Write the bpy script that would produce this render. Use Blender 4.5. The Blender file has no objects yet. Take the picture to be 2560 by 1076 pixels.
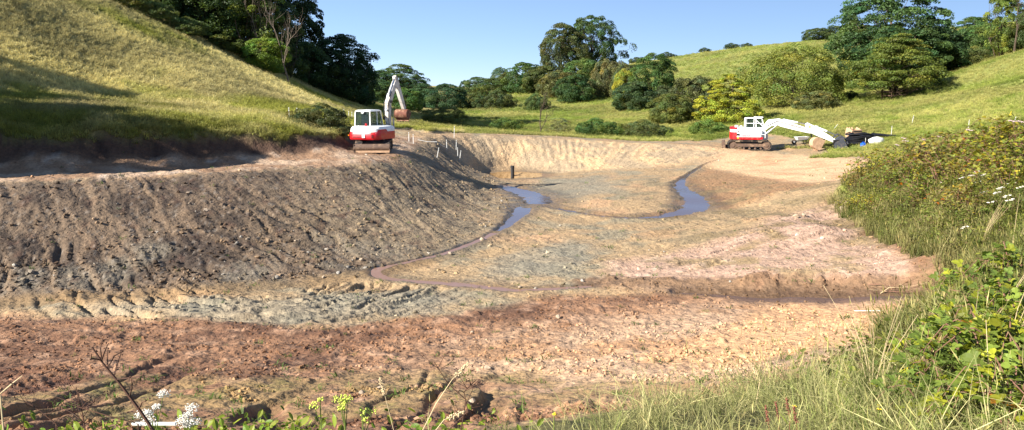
import bpy, bmesh, math, random
import numpy as np
from mathutils import Vector, Matrix
rng = np.random.default_rng(7)
random.seed(7)
scene = bpy.context.scene
COL = scene.collection

# ---------------------------------------------------------------- camera, sky, sun, exposure
FPX, CX, CY, HOR = 2130.0, 1280.0, 538.0, 215.0        # focal length and centre in photo pixels, horizon row
PITCH = math.atan((CY - HOR) / FPX)
cam = bpy.data.cameras.new('camera')
cam.sensor_width = 36.0
cam.lens = 36.0 * FPX / 2560.0
cam.clip_start = 0.05
cam.clip_end = 5000
camo = bpy.data.objects.new('camera', cam)
COL.objects.link(camo)
camo.location = (0, 0, 0)
camo.rotation_euler = (math.pi / 2 - PITCH, 0, 0)
scene.camera = camo

SUN_AZ = Vector((-0.86, -0.51)).normalized()            # horizontal direction towards the sun
SUN_EL = math.radians(30)
world = bpy.data.worlds.new('World')
scene.world = world
world.use_nodes = True
nt = world.node_tree
nt.nodes.clear()
sky = nt.nodes.new('ShaderNodeTexSky')
sky.sky_type = 'NISHITA'
sky.sun_disc = False
sky.sun_elevation = SUN_EL
sky.sun_rotation = -math.atan2(SUN_AZ.x, SUN_AZ.y)
sky.altitude = 6000
sky.air_density = 1.0
sky.dust_density = 0.0
sky.ozone_density = 6.0
bg = nt.nodes.new('ShaderNodeBackground')
bg.inputs['Strength'].default_value = 0.12
wo = nt.nodes.new('ShaderNodeOutputWorld')
hue = nt.nodes.new('ShaderNodeVectorMath'); hue.operation = 'MULTIPLY'; hue.inputs[1].default_value = (0.98, 1.0, 1.07)
gam = nt.nodes.new('ShaderNodeGamma'); gam.inputs['Gamma'].default_value = 0.6
nt.links.new(sky.outputs[0], gam.inputs[0]); nt.links.new(gam.outputs[0], hue.inputs[0])
nt.links.new(hue.outputs[0], bg.inputs[0])
nt.links.new(bg.outputs[0], wo.inputs[0])

sun = bpy.data.lights.new('sun', 'SUN')
sun.energy = 5.0
sun.angle = math.radians(0.53)
sun.color = (1.0, 0.955, 0.89)
suno = bpy.data.objects.new('sun', sun)
COL.objects.link(suno)
sd = Vector((SUN_AZ.x * math.cos(SUN_EL), SUN_AZ.y * math.cos(SUN_EL), math.sin(SUN_EL)))
suno.rotation_euler = sd.to_track_quat('Z', 'Y').to_euler()
suno.location = (-60, -40, 60)

scene.render.engine = 'CYCLES'
scene.view_settings.view_transform = 'Standard'
scene.view_settings.look = 'None'
scene.view_settings.exposure = 1.42
scene.view_settings.gamma = 1.0
scene.view_settings.use_curve_mapping = False
scene.cycles.use_denoising = True
scene.cycles.max_bounces = 6
scene.cycles.transparent_max_bounces = 8

# ---------------------------------------------------------------- helpers
FWD = np.array([0, math.cos(PITCH), -math.sin(PITCH)])
UPV = np.array([0, math.sin(PITCH), math.cos(PITCH)])

def ray(px, py):
    return FWD + np.array([1, 0, 0]) * (px - CX) / FPX + UPV * (CY - py) / FPX

def P(px, py, d):
    """point seen at a photo pixel, d metres ahead of the viewpoint"""
    r = ray(px, py)
    return r * (d / r[1])

def s2l(c):
    """sRGB 0-255 -> linear"""
    c = np.asarray(c, float) / 255.0
    return np.where(c <= 0.04045, c / 12.92, ((c + 0.055) / 1.055) ** 2.4)

def smooth(a, b, x):
    t = np.clip((x - a) / (b - a + 1e-9), 0, 1)
    return t * t * (3 - 2 * t)

_pr = np.random.default_rng(99)
_PERM = np.concatenate([_pr.permutation(256)] * 3).astype(np.int32)
_GA = _pr.random(256) * 2 * math.pi
_GX, _GY = np.cos(_GA).astype(np.float32), np.sin(_GA).astype(np.float32)
def perlin(x, y, seed=0):
    x = np.asarray(x, np.float32) + np.float32((seed * 37.17) % 251); y = np.asarray(y, np.float32) + np.float32((seed * 71.53) % 241)
    xf = np.floor(x); yf = np.floor(y)
    xi = xf.astype(np.int32) & 255; yi = yf.astype(np.int32) & 255
    xf = x - xf; yf = y - yf
    u = xf * xf * (3 - 2 * xf); v = yf * yf * (3 - 2 * yf)
    a = _PERM[xi] + yi; b = _PERM[xi + 1] + yi
    def g(h, dx, dy): return _GX[h] * dx + _GY[h] * dy
    n00 = g(_PERM[a], xf, yf); n10 = g(_PERM[b], xf - 1, yf)
    n01 = g(_PERM[a + 1], xf, yf - 1); n11 = g(_PERM[b + 1], xf - 1, yf - 1)
    p = n00 + u * (n10 - n00); q = n01 + u * (n11 - n01)
    return (p + v * (q - p)) * np.float32(1.5)

def fbm(x, y, seed=0, oct=4, lac=2.1, gain=0.5):
    r = 0; a = 1.0; f = 1.0; n = 0
    for i in range(oct):
        r = r + a * perlin(x * f + 17.3 * i, y * f - 9.1 * i, seed + i); n += a
        a *= gain; f *= lac
    return r / n

def mesh_obj(name, verts, faces, mats=(), parent=None, smooth_shade=False, cols=None, link=True):
    me = bpy.data.meshes.new(name)
    verts = np.asarray(verts, np.float32)
    if isinstance(faces, np.ndarray):
        nf, k = faces.shape
        me.vertices.add(len(verts)); me.vertices.foreach_set('co', verts.ravel())
        me.loops.add(nf * k); me.loops.foreach_set('vertex_index', faces.astype(np.int32).ravel())
        me.polygons.add(nf)
        me.polygons.foreach_set('loop_start', np.arange(0, nf * k, k, dtype=np.int32))
        me.polygons.foreach_set('loop_total', np.full(nf, k, np.int32))
        me.update(calc_edges=True)
    else:
        me.from_pydata([tuple(map(float, v)) for v in verts], [], faces)
        me.update()
    if smooth_shade:
        me.polygons.foreach_set('use_smooth', np.ones(len(me.polygons), bool))
    if cols is not None:
        a = me.color_attributes.new('Col', 'FLOAT_COLOR', 'POINT')
        c = np.ones((len(verts), 4), np.float32); c[:, :cols.shape[1]] = cols
        a.data.foreach_set('color', c.ravel())
    for m in (mats if isinstance(mats, (list, tuple)) else [mats]):
        me.materials.append(m)
    o = bpy.data.objects.new(name, me)
    if link: COL.objects.link(o)
    if parent is not None: o.parent = parent
    return o

def tag(o, label=None, cat=None, group=None, kind=None):
    if label: o['label'] = label
    if cat: o['category'] = cat
    if group: o['group'] = group
    if kind: o['kind'] = kind
    return o

def empty(name, loc=(0, 0, 0), rz=0.0):
    o = bpy.data.objects.new(name, None)
    COL.objects.link(o)
    o.location = loc; o.rotation_euler = (0, 0, rz)
    o.empty_display_size = 0.2
    return o

def new_mat(name):
    m = bpy.data.materials.new(name); m.use_nodes = True
    t = m.node_tree; t.nodes.clear()
    out = t.nodes.new('ShaderNodeOutputMaterial')
    b = t.nodes.new('ShaderNodeBsdfPrincipled')
    t.links.new(b.outputs[0], out.inputs[0])
    return m, t, b, out

def simple_mat(name, srgb, rough=0.6, metal=0.0, var=0.25, scale=6.0, dirt=None, bump=0.0, spec=0.4, dirt_amt=0.5, dirt_scale=3.0):
    """painted / plain surface with procedural mottling, optional dirt colour and bump"""
    m, t, b, out = new_mat(name)
    c = s2l(srgb)
    tc = t.nodes.new('ShaderNodeTexCoord')
    n = t.nodes.new('ShaderNodeTexNoise'); n.inputs['Scale'].default_value = scale; n.inputs['Detail'].default_value = 6
    t.links.new(tc.outputs['Object'], n.inputs['Vector'])
    r = t.nodes.new('ShaderNodeValToRGB')
    r.color_ramp.elements[0].position = 0.3; r.color_ramp.elements[1].position = 0.72
    lo, hi = c * (1 - var), np.minimum(c * (1 + var * 0.6), 0.95)
    r.color_ramp.elements[0].color = (*lo, 1); r.color_ramp.elements[1].color = (*hi, 1)
    t.links.new(n.outputs['Fac'], r.inputs['Fac'])
    col = r.outputs[0]
    if dirt is not None:
        n2 = t.nodes.new('ShaderNodeTexNoise'); n2.inputs['Scale'].default_value = dirt_scale; n2.inputs['Detail'].default_value = 8
        n2.inputs['Roughness'].default_value = 0.7
        t.links.new(tc.outputs['Object'], n2.inputs['Vector'])
        r2 = t.nodes.new('ShaderNodeValToRGB')
        r2.color_ramp.elements[0].position = 0.62 - 0.3 * dirt_amt; r2.color_ramp.elements[1].position = 0.82 - 0.3 * dirt_amt
        t.links.new(n2.outputs['Fac'], r2.inputs['Fac'])
        mx = t.nodes.new('ShaderNodeMix'); mx.data_type = 'RGBA'
        t.links.new(r2.outputs[0], mx.inputs[0]); t.links.new(col, mx.inputs[6])
        mx.inputs[7].default_value = (*s2l(dirt), 1)
        col = mx.outputs[2]
    t.links.new(col, b.inputs['Base Color'])
    b.inputs['Roughness'].default_value = rough
    b.inputs['Metallic'].default_value = metal
    b.inputs['Specular IOR Level'].default_value = spec
    if bump:
        bp = t.nodes.new('ShaderNodeBump'); bp.inputs['Strength'].default_value = bump; bp.inputs['Distance'].default_value = 0.02
        n3 = t.nodes.new('ShaderNodeTexNoise'); n3.inputs['Scale'].default_value = scale * 4; n3.inputs['Detail'].default_value = 5
        t.links.new(tc.outputs['Object'], n3.inputs['Vector'])
        t.links.new(n3.outputs['Fac'], bp.inputs['Height']); t.links.new(bp.outputs[0], b.inputs['Normal'])
    return m

def polyline_dist(pts, line):
    """distance from pts (n,2) to a polyline (k,2), and arc position 0..k-1"""
    best = np.full(len(pts), 1e9); arc = np.zeros(len(pts))
    for i in range(len(line) - 1):
        a = line[i]; b = line[i + 1]; ab = b - a; L = (ab ** 2).sum() + 1e-12
        t = np.clip(((pts - a) @ ab) / L, 0, 1)
        d = np.hypot(*(pts - (a + t[:, None] * ab)).T)
        m = d < best
        best[m] = d[m]; arc[m] = i + t[m]
    return best, arc

def in_poly(pts, poly):
    x, y = pts[:, 0], pts[:, 1]; r = np.zeros(len(pts), bool)
    j = len(poly) - 1
    for i in range(len(poly)):
        xi, yi = poly[i]; xj, yj = poly[j]
        c = ((yi > y) != (yj > y)) & (x < (xj - xi) * (y - yi) / (yj - yi + 1e-12) + xi)
        r ^= c; j = i
    return r

def sdist(pts, poly):
    """signed distance to a polygon, positive inside"""
    p = np.asarray(poly, float)
    d, _ = polyline_dist(pts, np.vstack([p, p[:1]]))
    return np.where(in_poly(pts, p), d, -d)

# ---------------------------------------------------------------- terrain: surveyed break lines (photo pixel + distance, or metres)
def dz(px, py, z):
    r = ray(px, py); return (px, py, z * r[1] / r[2])
A_edge = [(-260,466,30.5),(0,455,32),(250,442,34),(500,430,36.5),(750,418,40),(950,405,43.8),(1010,390,48),(1035,372,54.5),(1046,356,59),(1048,346,62)]
B_foot = [(-260,411,37),(0,402,39),(250,393,41),(500,386,43.5),(750,380,46.5),(870,374,49),(895,350,54),(940,334,62)]
C_bank = [(-260,328,37.5),(0,331,39.5),(250,332,41.5),(500,336,44.0),(750,341,47.0),(850,345,49.4),(892,325,55.5)]
C_foot2 = [(892,325,55.5),(960,322,66),(1040,324,78)]
E_toe = [(-260,775,23.2),(0,750,24.9),(300,735,25.7),(600,718,27.2),(930,675,29.6),(1100,635,32.3),(1200,600,35.2),(1290,525,43.8),(1255,460,56),(1225,436,61)]
I_crest = [(1060,338,62),(1150,338,68),(1300,342,72),(1450,350,74),(1600,358,74.5),(1750,365,74),(1830,374,73)]
I_back = [(1070,334,67),(1150,334.5,72.5),(1300,338,76.5),(1450,345,78.5),(1600,354,79.5),(1720,353,81)]
I_toe = [(1190,418,64.5),dz(1235,424,-6.35),dz(1280,421,-6.4),dz(1400,430,-6.45),dz(1550,422,-6.2),dz(1700,412,-6.0)]
K_ridge = [(2190,436,43),(2350,408,36),(2560,396,29),(2750,400,25)]
K_toe = [(2085,505,40),(2110,540,36.5),(2180,590,31),(2300,640,25.5),(2430,690,21),(2440,760,18.5),(2350,800,16.5),(2200,900,12.5),(1800,1000,11),(1300,1060,10.5)]
CH = [dz(1500,722,-6.3),dz(1700,730,-6.2),dz(1900,744,-6.1),dz(2100,745,-5.95),dz(2300,738,-5.7),dz(2400,733,-5.5)]
CHTOP = [dz(1500,694,-6.28),dz(1700,696,-6.0),dz(1900,700,-5.72),dz(2100,700,-5.52),dz(2300,695,-5.3)]

spots = [
 # hillside on the left
 (0,250,48),(0,130,54),(0,0,60),(250,230,55),(250,120,62),(250,0,72),(500,290,50),(500,200,62),(500,115,76),
 (700,290,55),(700,250,66),(700,205,80),(850,290,62),(850,270,82),(850,255,100),(950,290,95),(920,275,110),(1040,300,110),(-260,150,50),(-260,0,56),
 # basin floor
 dz(0,790,-6.35),dz(400,800,-6.35),dz(750,815,-6.32),dz(1050,795,-6.32),dz(1250,762,-6.32),dz(1000,735,-6.4),dz(1250,690,-6.4),dz(1400,640,-6.4),
 dz(1500,600,-6.38),dz(1450,480,-6.42),dz(1350,445,-6.45),dz(1600,500,-6.15),dz(1560,470,-6.2),dz(1620,450,-6.1),dz(1700,545,-6.36),dz(1500,545,-6.42),dz(1340,512,-6.45),dz(1300,470,-6.46),
 dz(1760,508,-6.32),dz(1690,470,-6.28),dz(1730,435,-6.15),dz(1780,405,-5.85),dz(1240,437,-6.5),dz(1290,437,-6.5),dz(1345,437,-6.5),dz(1100,750,-6.36),dz(600,760,-6.36),
 (1100,520,41.2),(1120,430,52.8),(1180,470,49.7),(1080,400,52.6),(1240,500,47.2),(1200,450,55.8),(1150,500,45.5),(1110,385,60),(1150,400,62.5),(1130,368,64),(1095,362,60),
 # red soil in front
 (-260,880,18.6),(0,870,19.2),(640,880,19),(1250,880,19),(0,960,15.6),(640,965,15.4),(1250,955,16),(0,1076,11.5),(640,1076,11.3),(1250,1076,10.6),dz(1500,800,-6.15),dz(1800,780,-5.95),
 (1800,900,16.4),(1500,900,17.4),(2200,790,19.6),(2100,850,17),(-260,960,15.6),
 # right bank
 dz(2080,475,-5.0),dz(1800,520,-6.2),dz(1900,495,-5.75),dz(1600,570,-6.36),dz(1500,625,-6.4),dz(1700,625,-6.2),dz(1700,660,-6.08),dz(1900,600,-5.75),dz(2050,560,-5.2),dz(1500,665,-6.36),dz(2100,640,-5.35),dz(1850,660,-5.85),dz(2300,675,-4.95),dz(1950,540,-5.6),
 # works platform
 (2000,382,71),(2150,385,68),dz(2180,412,-5.1),dz(2000,420,-5.65),dz(1850,430,-5.85),dz(2090,450,-5.25),(1950,352,80),(2100,355,77),dz(1900,470,-5.7),(1870,374,74),
 # valley behind the dam
 (1300,330,95),(1150,312,105),(1100,300,125),(1300,300,130),(1300,250,170),(1200,266,172),(1114,272,168),(1500,300,125),(1500,337,96),(1600,290,120),(1600,343,96),(1700,300,108),
 (1750,338,93),(1700,220,170),(1700,190,190),(1560,165,240),(1700,140,235),(1850,120,232),(2000,105,230),(2140,98,228),(1950,200,150),(2050,250,115),(1850,312,94),
 (2230,248,105),(2300,300,80),(2150,322,82),(2560,290,70),(2560,200,88),(2560,130,108),(2440,148,125),(2300,215,125),(2150,215,140),(2400,230,100),(2700,100,105),(2700,250,75),(2400,270,84),
 (1450,190,215),(1350,200,220),(1250,215,240),(1150,222,260),(1050,246,230),(950,256,200),(1100,275,155),(1000,285,150),
 # weedy bank on the right
 (2450,560,25),(2560,500,25),(2560,650,18),(2560,800,12),(2560,1000,7.5),(2300,1000,9),(2700,700,15),(2750,520,21),(2350,500,31),(2250,500,35),
]
direct = [(-10,8,-3.6),(0,8,-3.45),(0,4,-2.6),(0,0,-1.7),(0,-8,-1.6),(-10,0,-2.2),(-12,-8,-2.0),(7,4,-2.2),(8,0,-1.7),(8,-8,-1.6),(-24,14,-4.2),(-20,4,-3.2),(16,8,-2.2),(22,16,-1.8),(24,4,-1),
 (-45,95,12.5),(-60,75,15),(-60,110,20),(-36,122,3),(-30,150,-1),(-80,60,15),(-50,44,5),(-44,28,0.2),(-60,28,4),(-70,10,3),(-32,20,-2.8),(-30,28,-3.0),(-26,33,-3.3),(-60,48,8.5),(-40,0,-1),
 (24,44,-4.4),(30,56,-4.1),(34,46,-3.6),(40,40,-2),(60,50,0),(80,70,6),(90,90,9),(110,130,14),(140,200,17),(100,290,15),(60,320,8),(0,330,-5),(-60,280,-3),(-100,200,24),(-62,180,6),(-120,120,26),
 (120,60,9),(60,20,1),(-120,40,14),(-120,-10,8),(0,500,-8),(150,500,18),(-150,450,6),(300,300,26),(300,100,22),(-300,100,40),(-300,400,45),(400,600,30),(-400,700,40),(0,900,-14)]

def dens(line, step=2.2):
    w = [P(*p) for p in line]; out = [w[0]]
    for a, b in zip(w[:-1], w[1:]):
        n = max(1, int(np.hypot(*(b - a)[:2]) / step))
        out += [a + (b - a) * k / n for k in range(1, n + 1)]
    return out

LN = {k: np.array(dens(v)) for k, v in dict(A=A_edge, B=B_foot, C=C_bank, C2=C_foot2, E=E_toe, I=I_crest, IB=I_back, IT=I_toe, K=K_ridge, KT=K_toe, CH=CH, CT=CHTOP).items()}
ctrl = np.vstack([*LN.values(), np.array([P(*s) for s in spots]), np.array(direct, float)])
keep = []
for i, c in enumerate(ctrl):                      # drop near-duplicates
    if all(np.hypot(*(c - ctrl[j])[:2]) > 0.35 for j in keep): keep.append(i)
ctrl = ctrl[keep]
CS = 0.3
def phi(r2): return np.sqrt(r2 + CS * CS)
n = len(ctrl)
D2 = ((ctrl[:, None, :2] - ctrl[None, :, :2]) ** 2).sum(-1)
M = np.zeros((n + 3, n + 3)); M[:n, :n] = phi(D2) + np.eye(n) * -0.12
M[:n, n] = 1; M[:n, n + 1:] = ctrl[:, :2]; M[n, :n] = 1; M[n + 1:, :n] = ctrl[:, :2].T
WT = np.linalg.solve(M, np.concatenate([ctrl[:, 2], np.zeros(3)]))

def H0(x, y):
    x = np.atleast_1d(np.asarray(x, float)); y = np.atleast_1d(np.asarray(y, float))
    out = np.empty(len(x)); c32 = ctrl[:, :2].astype(np.float32); w32 = WT[:n].astype(np.float32)
    for s in range(0, len(x), 20000):
        a = x[s:s + 20000].astype(np.float32); b = y[s:s + 20000].astype(np.float32)
        d = (a[:, None] - c32[None, :, 0]) ** 2; d += (b[:, None] - c32[None, :, 1]) ** 2
        d += np.float32(CS * CS); np.sqrt(d, d)
        out[s:s + 20000] = d @ w32
    return out + WT[n] + WT[n + 1] * x + WT[n + 2] * y

def G(px, py, lo=3.0, hi=400.0):
    """where the line of sight through a photo pixel meets the ground"""
    r = ray(px, py); r = r / r[1]
    t = np.exp(np.linspace(math.log(lo), math.log(hi), 700))
    h = H0(r[0] * t, r[1] * t) - r[2] * t
    k = np.where(h >= 0)[0]
    k = k[0] if len(k) else len(t) - 1
    if k > 0:
        f = h[k - 1] / (h[k - 1] - h[k] + 1e-9); d = t[k - 1] + f * (t[k] - t[k - 1])
    else: d = t[0]
    return np.array([r[0] * d, r[1] * d, r[2] * d])

def GP(lst): return np.array([G(*p)[:2] for p in lst])

# polygons on the ground
xy = lambda k: LN[k][:, :2]
mud_poly = np.vstack([xy('C')[::1], [P(905,330,60)[:2], P(940,330,66)[:2], P(1030,329,73)[:2]], xy('IB'),
    [P(1790,346,83)[:2], P(1850,338,86)[:2], P(1930,338,85)[:2], P(2010,351,79)[:2], P(2050,357,75)[:2], P(1935,372,74.5)[:2], P(1980,370,74)[:2], P(2060,366,73.5)[:2], P(2075,378,70)[:2], P(2025,390,66)[:2], P(2180,394,63)[:2], P(2180,425,48)[:2]],
    xy('KT')[:-1], [P(1300,1075,10)[:2]], [(-3, 8.5), (-14, 9.5), (-30, 14), (-34, 30)]])
slope_poly = np.vstack([xy('A'), xy('E')[::-1]])
bench_poly = np.vstack([xy('A'), xy('B')[::-1]])
bank_poly = np.vstack([xy('B')[:-8], xy('C')[::-1]])
damface_poly = np.vstack([xy('I'), [G(1850,392)[:2], G(1760,395)[:2]], xy('IT')[::-1], [P(1160,405,61)[:2], P(1110,395,57.5)[:2], P(1070,360,58)[:2]]])
red_poly = np.vstack([GP([(-400,800),(0,790),(300,795),(560,806),(750,817),(950,808),(1100,790),(1260,760),(1400,738),(1650,735),(1780,738)]), [P(1900,752,25.3)[:2], P(2100,753,24.4)[:2], P(2300,746,23.5)[:2]], [P(2440,760,18.5)[:2]], xy('KT')[-12:], [(-3, 7), (-16, 9), (-40, 14)]])
redright_poly = GP([(1000,960),(1100,880),(1300,830),(1500,800),(1700,770),(1900,757),(2300,748),(2420,760),(2350,800),(2200,880),(1900,960),(1500,1000)])
rightslope_poly = GP([(1500,715),(1530,660),(1640,640),(1800,600),(1950,540),(2090,480),(2110,540),(2180,590),(2300,640),(2420,690),(2340,735),(2100,738),(1900,738),(1700,726)])
plat_poly = np.vstack([GP([(1850,375),(1930,385),(2060,390),(2180,400),(2160,440),(2090,452),(1960,460),(1880,440),(1760,410),(1800,385)])])
greypatch = [GP([(180,770),(420,755),(900,735),(1180,735),(1120,780),(900,805),(700,812),(450,795)]),
             GP([(1180,700),(1260,640),(1420,600),(1500,610),(1480,660),(1380,690)]),
             GP([(1340,450),(1500,440),(1560,470),(1420,500),(1330,480)])]
mosspoly = GP([(900,935),(1300,930),(1750,960),(1700,1000),(1300,1010),(1000,1040),(500,1070),(100,1060),(0,1000),(300,940),(600,960)])
STREAMS = [  # photo pixels of the middle line, half width in metres
 ('stream', [(1795,398,.03),(1755,416,.09),(1712,444,.18),(1702,468,.5),(1736,496,.75),(1738,518,.85),(1700,532,.68),(1640,542,.52),(1560,544,.42),(1480,536,.3),(1400,522,.38),(1355,512,.6),(1318,514,.75),(1297,538,.42),(1262,567,.26),(1235,582,.16)]),
 ('muddy_trickle', [(1235,582,.2),(1200,600,.16),(1110,634,.16),(1030,652,.15),(945,674,.2),(960,694,.24),(1060,704,.24),(1160,712,.28),(1280,724,.22),(1380,722,.18),(1480,716,.16)]),
 ('side_stream', [(1262,462,.25),(1290,474,.8),(1335,490,1.0),(1350,506,.9)]),
 ('wet_channel', [(1700,732,.22),(1850,744,.34),(1950,749,.42),(2060,748,.42),(2150,746,.36),(2290,741,.25)]),
]
stream_w = []
for nm, pts in STREAMS:
    q = np.array([np.append(G(a, b), w) for a, b, w in pts])
    # resample smoothly
    t = np.arange(len(q)); tt = np.linspace(0, len(q) - 1, (len(q) - 1) * 8 + 1)
    def cr(c):
        cc = np.concatenate([[2 * c[0] - c[1]], c, [2 * c[-1] - c[-2]]]); i = np.minimum(tt.astype(int), len(c) - 2); f = tt - i
        p0, p1, p2, p3 = cc[i], cc[i + 1], cc[i + 2], cc[i + 3]
        return 0.5 * (2 * p1 + (p2 - p0) * f + (2 * p0 - 5 * p1 + 4 * p2 - p3) * f ** 2 + (3 * p1 - p0 - 3 * p2 + p3) * f ** 3)
    r = np.stack([cr(q[:, k]) for k in range(4)], 1)
    r[:, 2] = H0(r[:, 0], r[:, 1])
    for _ in range(12): r[1:-1, 2] = (r[:-2, 2] + r[1:-1, 2] + r[2:, 2]) / 3
    stream_w.append((nm, r))
POOL = G(1283, 437); POOL_R = (2.4, 3.0); POOL_Z = POOL[2] - 0.03

GREEN = (0.09, 0.115, 0.025)
def ground_detail(X, Y, Z, cell):
    """relief and colour of the bare ground and the grass at the points X, Y (base height Z); cell = local mesh size"""
    pts = np.stack([X, Y], 1); N = len(X)
    wob = 0.5 * fbm(X * 0.7, Y * 0.7, 3, 4) + 0.22 * fbm(X * 3, Y * 3, 5, 3)
    dist = np.hypot(X, Y)
    near = np.where((dist < 110))[0]
    def sd_(poly, ws=1.0):
        lo = poly.min(0) - 3.5; hi = poly.max(0) + 3.5
        k = near[((pts[near] > lo) & (pts[near] < hi)).all(1)]
        r = np.full(N, -50.0); r[k] = sdist(pts[k], poly); return r + wob * ws
    mud = sd_(mud_poly, 0.9)
    m_slope = sd_(slope_poly); m_bench = sd_(bench_poly); m_bank = sd_(bank_poly); m_dam = sd_(damface_poly); m_red = sd_(red_poly)
    m_redr = sd_(redright_poly, 1.6); m_rs = sd_(rightslope_poly, 1.2); m_plat = sd_(plat_poly, 1.6); m_moss = sd_(mosspoly, 1.5)
    S = lambda m, w: smooth(-w, w, m)
    # ------------- relief
    dz = 0.10 * fbm(X * 0.35, Y * 0.35, 11, 4)
    fine = 0.075 * fbm(X * 1.9, Y * 1.9, 21, 4) + 0.03 * fbm(X * 7, Y * 7, 31, 3)
    rough = fine.copy()
    # scrapes down the left bank (run right and towards the viewer)
    dr = G(575, 560)[:2] - G(500, 450)[:2]; dr /= np.hypot(*dr)
    dr2 = G(1010, 520)[:2] - G(930, 430)[:2]; dr2 /= np.hypot(*dr2)
    k = smooth(-13, -5, X)[:, None]; dd = dr * (1 - k) + dr2 * k
    u = X * -dd[:, 1] + Y * dd[:, 0]; v = X * dd[:, 0] + Y * dd[:, 1]
    u = u + 0.25 * perlin(X * .8, Y * .8, 40)
    scr = perlin(u * 1.7, v * 0.2, 41) + 0.8 * perlin(u * 4.5, v * 0.3, 42)
    scr = np.where(scr > 0, scr * 0.6, scr * 1.3)
    scrm = smooth(-0.25, 0.25, fbm(X * 0.28, Y * 0.28, 43, 2) + 0.12)
    s1 = smooth(-1, 1, m_slope / (0.6 + 2.6 * smooth(-9, -3, X) * smooth(30, 38, Y)))
    grv = 1 - np.abs(perlin(u * 1.5, v * 0.13, 47)) * 1.2; grv2 = 1 - np.abs(perlin(u * 4.2, v * 0.16, 48)) * 1.2
    grv = smooth(.86, 1.0, grv) * smooth(-.1, .2, fbm(X * .35, Y * .35, 49, 2)) + .5 * smooth(.82, 1.0, grv2) * (.1 + .9 * scrm)
    rough += s1 * (0.05 * scr * (0.12 + 0.88 * scrm) - 0.085 * grv + 0.055 * np.abs(fbm(X * 2.4, Y * 2.4, 45, 4)) * (0.5 + 0.5 * smooth(-.1, .3, fbm(X * .5, Y * .5, 46, 2))))
    # bench: tooth and track marks running along it
    bd = np.array([0.83, 0.56]); ub = X * -bd[1] + Y * bd[0]; vb = X * bd[0] + Y * bd[1]
    s2 = S(m_bench, 0.3)
    rough += s2 * (0.05 * perlin(ub * 2.4, vb * 0.25, 51) + 0.035 * perlin(ub * 1.0, vb * 3.2, 52))
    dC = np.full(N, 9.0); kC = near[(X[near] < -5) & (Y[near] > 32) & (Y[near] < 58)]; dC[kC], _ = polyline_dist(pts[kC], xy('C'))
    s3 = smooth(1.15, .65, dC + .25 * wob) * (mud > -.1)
    rough += s3 * (0.12 * fbm(X * 0.9, Y * 0.9, 55, 3) + 0.05 * perlin(vb * 2.0, ub * 0.4, 56))
    # dam face: bucket-tooth grooves straight down
    s4 = S(m_dam, 0.8)
    cxd, cyd = P(1430, 400, 55)[:2]
    ang = np.arctan2(X - cxd, Y - cyd); rad = np.hypot(X - cxd, Y - cyd)
    gr = perlin(ang * 80, rad * 0.22, 61) + 0.6 * perlin(ang * 170, rad * 0.3, 62)
    rough += s4 * (0.075 * gr + 0.04 * perlin(ang * 30, rad * 2.6, 63))
    # floor furrows: arcs left by the bucket
    fx, fy = X + 8.3, Y - 27.9; fr = np.hypot(fx, fy)
    fl = smooth(1.4, 2.4, fr) * smooth(8, 5.4, fr) * smooth(-0.2, 0.5, -fy) * (1 - S(m_slope, .5)) * (1 - S(m_red, .5))
    furr = perlin(fr * 3.1, np.arctan2(fx, fy) * 2.2, 71) + 0.5 * perlin(fr * 6.2, np.arctan2(fx, fy) * 4, 72)
    rough += fl * (0.16 * (0.5 - np.abs(perlin(fr * 1.9, np.arctan2(fx, fy) * 1.6, 71)) * 1.6) + 0.06 * furr - 0.14 * smooth(.8, 1, 1 - np.abs(perlin(fr * 2.2, np.arctan2(fx, fy) * 1.5, 73)) * 1.2))
    n_f2 = fbm(X * .4, Y * .4, 77, 2)
    fl2 = smooth(26, 29, Y) * smooth(42, 38, Y) * smooth(-2.5, -1, X - 0.02 * Y) * smooth(6, 3.5, X - 0.12 * Y) * (1 - s1)
    uu = X * -0.62 + Y * 0.78; vv = X * 0.78 + Y * 0.62
    rough += fl2 * (0.04 * perlin(uu * 2.2, vv * 0.2, 75) - 0.06 * smooth(.85, 1, 1 - np.abs(perlin(uu * 1.6, vv * .12, 76)) * 1.2) * smooth(-.1, .2, n_f2))
    # right bank: long scrapes
    s5 = S(m_rs, 0.8)
    ru = X * -0.55 + Y * 0.83; rv = X * 0.83 + Y * 0.55
    rough += s5 * (0.09 * perlin(ru * 1.7, rv * 0.3, 81) + 0.05 * np.abs(fbm(ru * 4, rv * 2, 82, 3)))
    rr = smooth(0, 5, X - 0.1 * Y) * smooth(26, 32, Y) * smooth(62, 50, Y) * (1 - S(m_plat, 1))
    rough += rr * (0.06 * perlin(ru * 2.2, rv * 0.15, 84) - 0.07 * smooth(.85, 1, 1 - np.abs(perlin(ru * 1.5, rv * .1, 85)) * 1.2))
    # red soil: furrows running away from the viewer, lumps
    s6 = S(m_red, 0.5)
    fw = smooth(19.5, 15.5, Y) * (1 - 0.75 * S(m_redr, 1.0)) * smooth(3, -1, X)
    fu = X - 0.06 * Y + 0.3 * perlin(X * 0.6, Y * 0.5, 90) + 0.06 * perlin(X * 3, Y * 3, 89)
    f1 = 0.45 - 1.5 * smooth(.72, 1.0, 1 - np.abs(perlin(fu * 1.1, Y * 0.07, 91)) * 1.25) + 0.4 * perlin(fu * 1.35, Y * 0.10, 92)
    rough += s6 * (0.15 * f1 * fw * (.35 + .65 * smooth(-.2, .2, fbm(X * .5, Y * .3, 94, 2))) + 0.10 * perlin((X * 0.25 + Y) * 1.1, (X - Y * .25) * 0.22, 93) * smooth(15, 18, Y) * smooth(2, -3, X))
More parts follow.
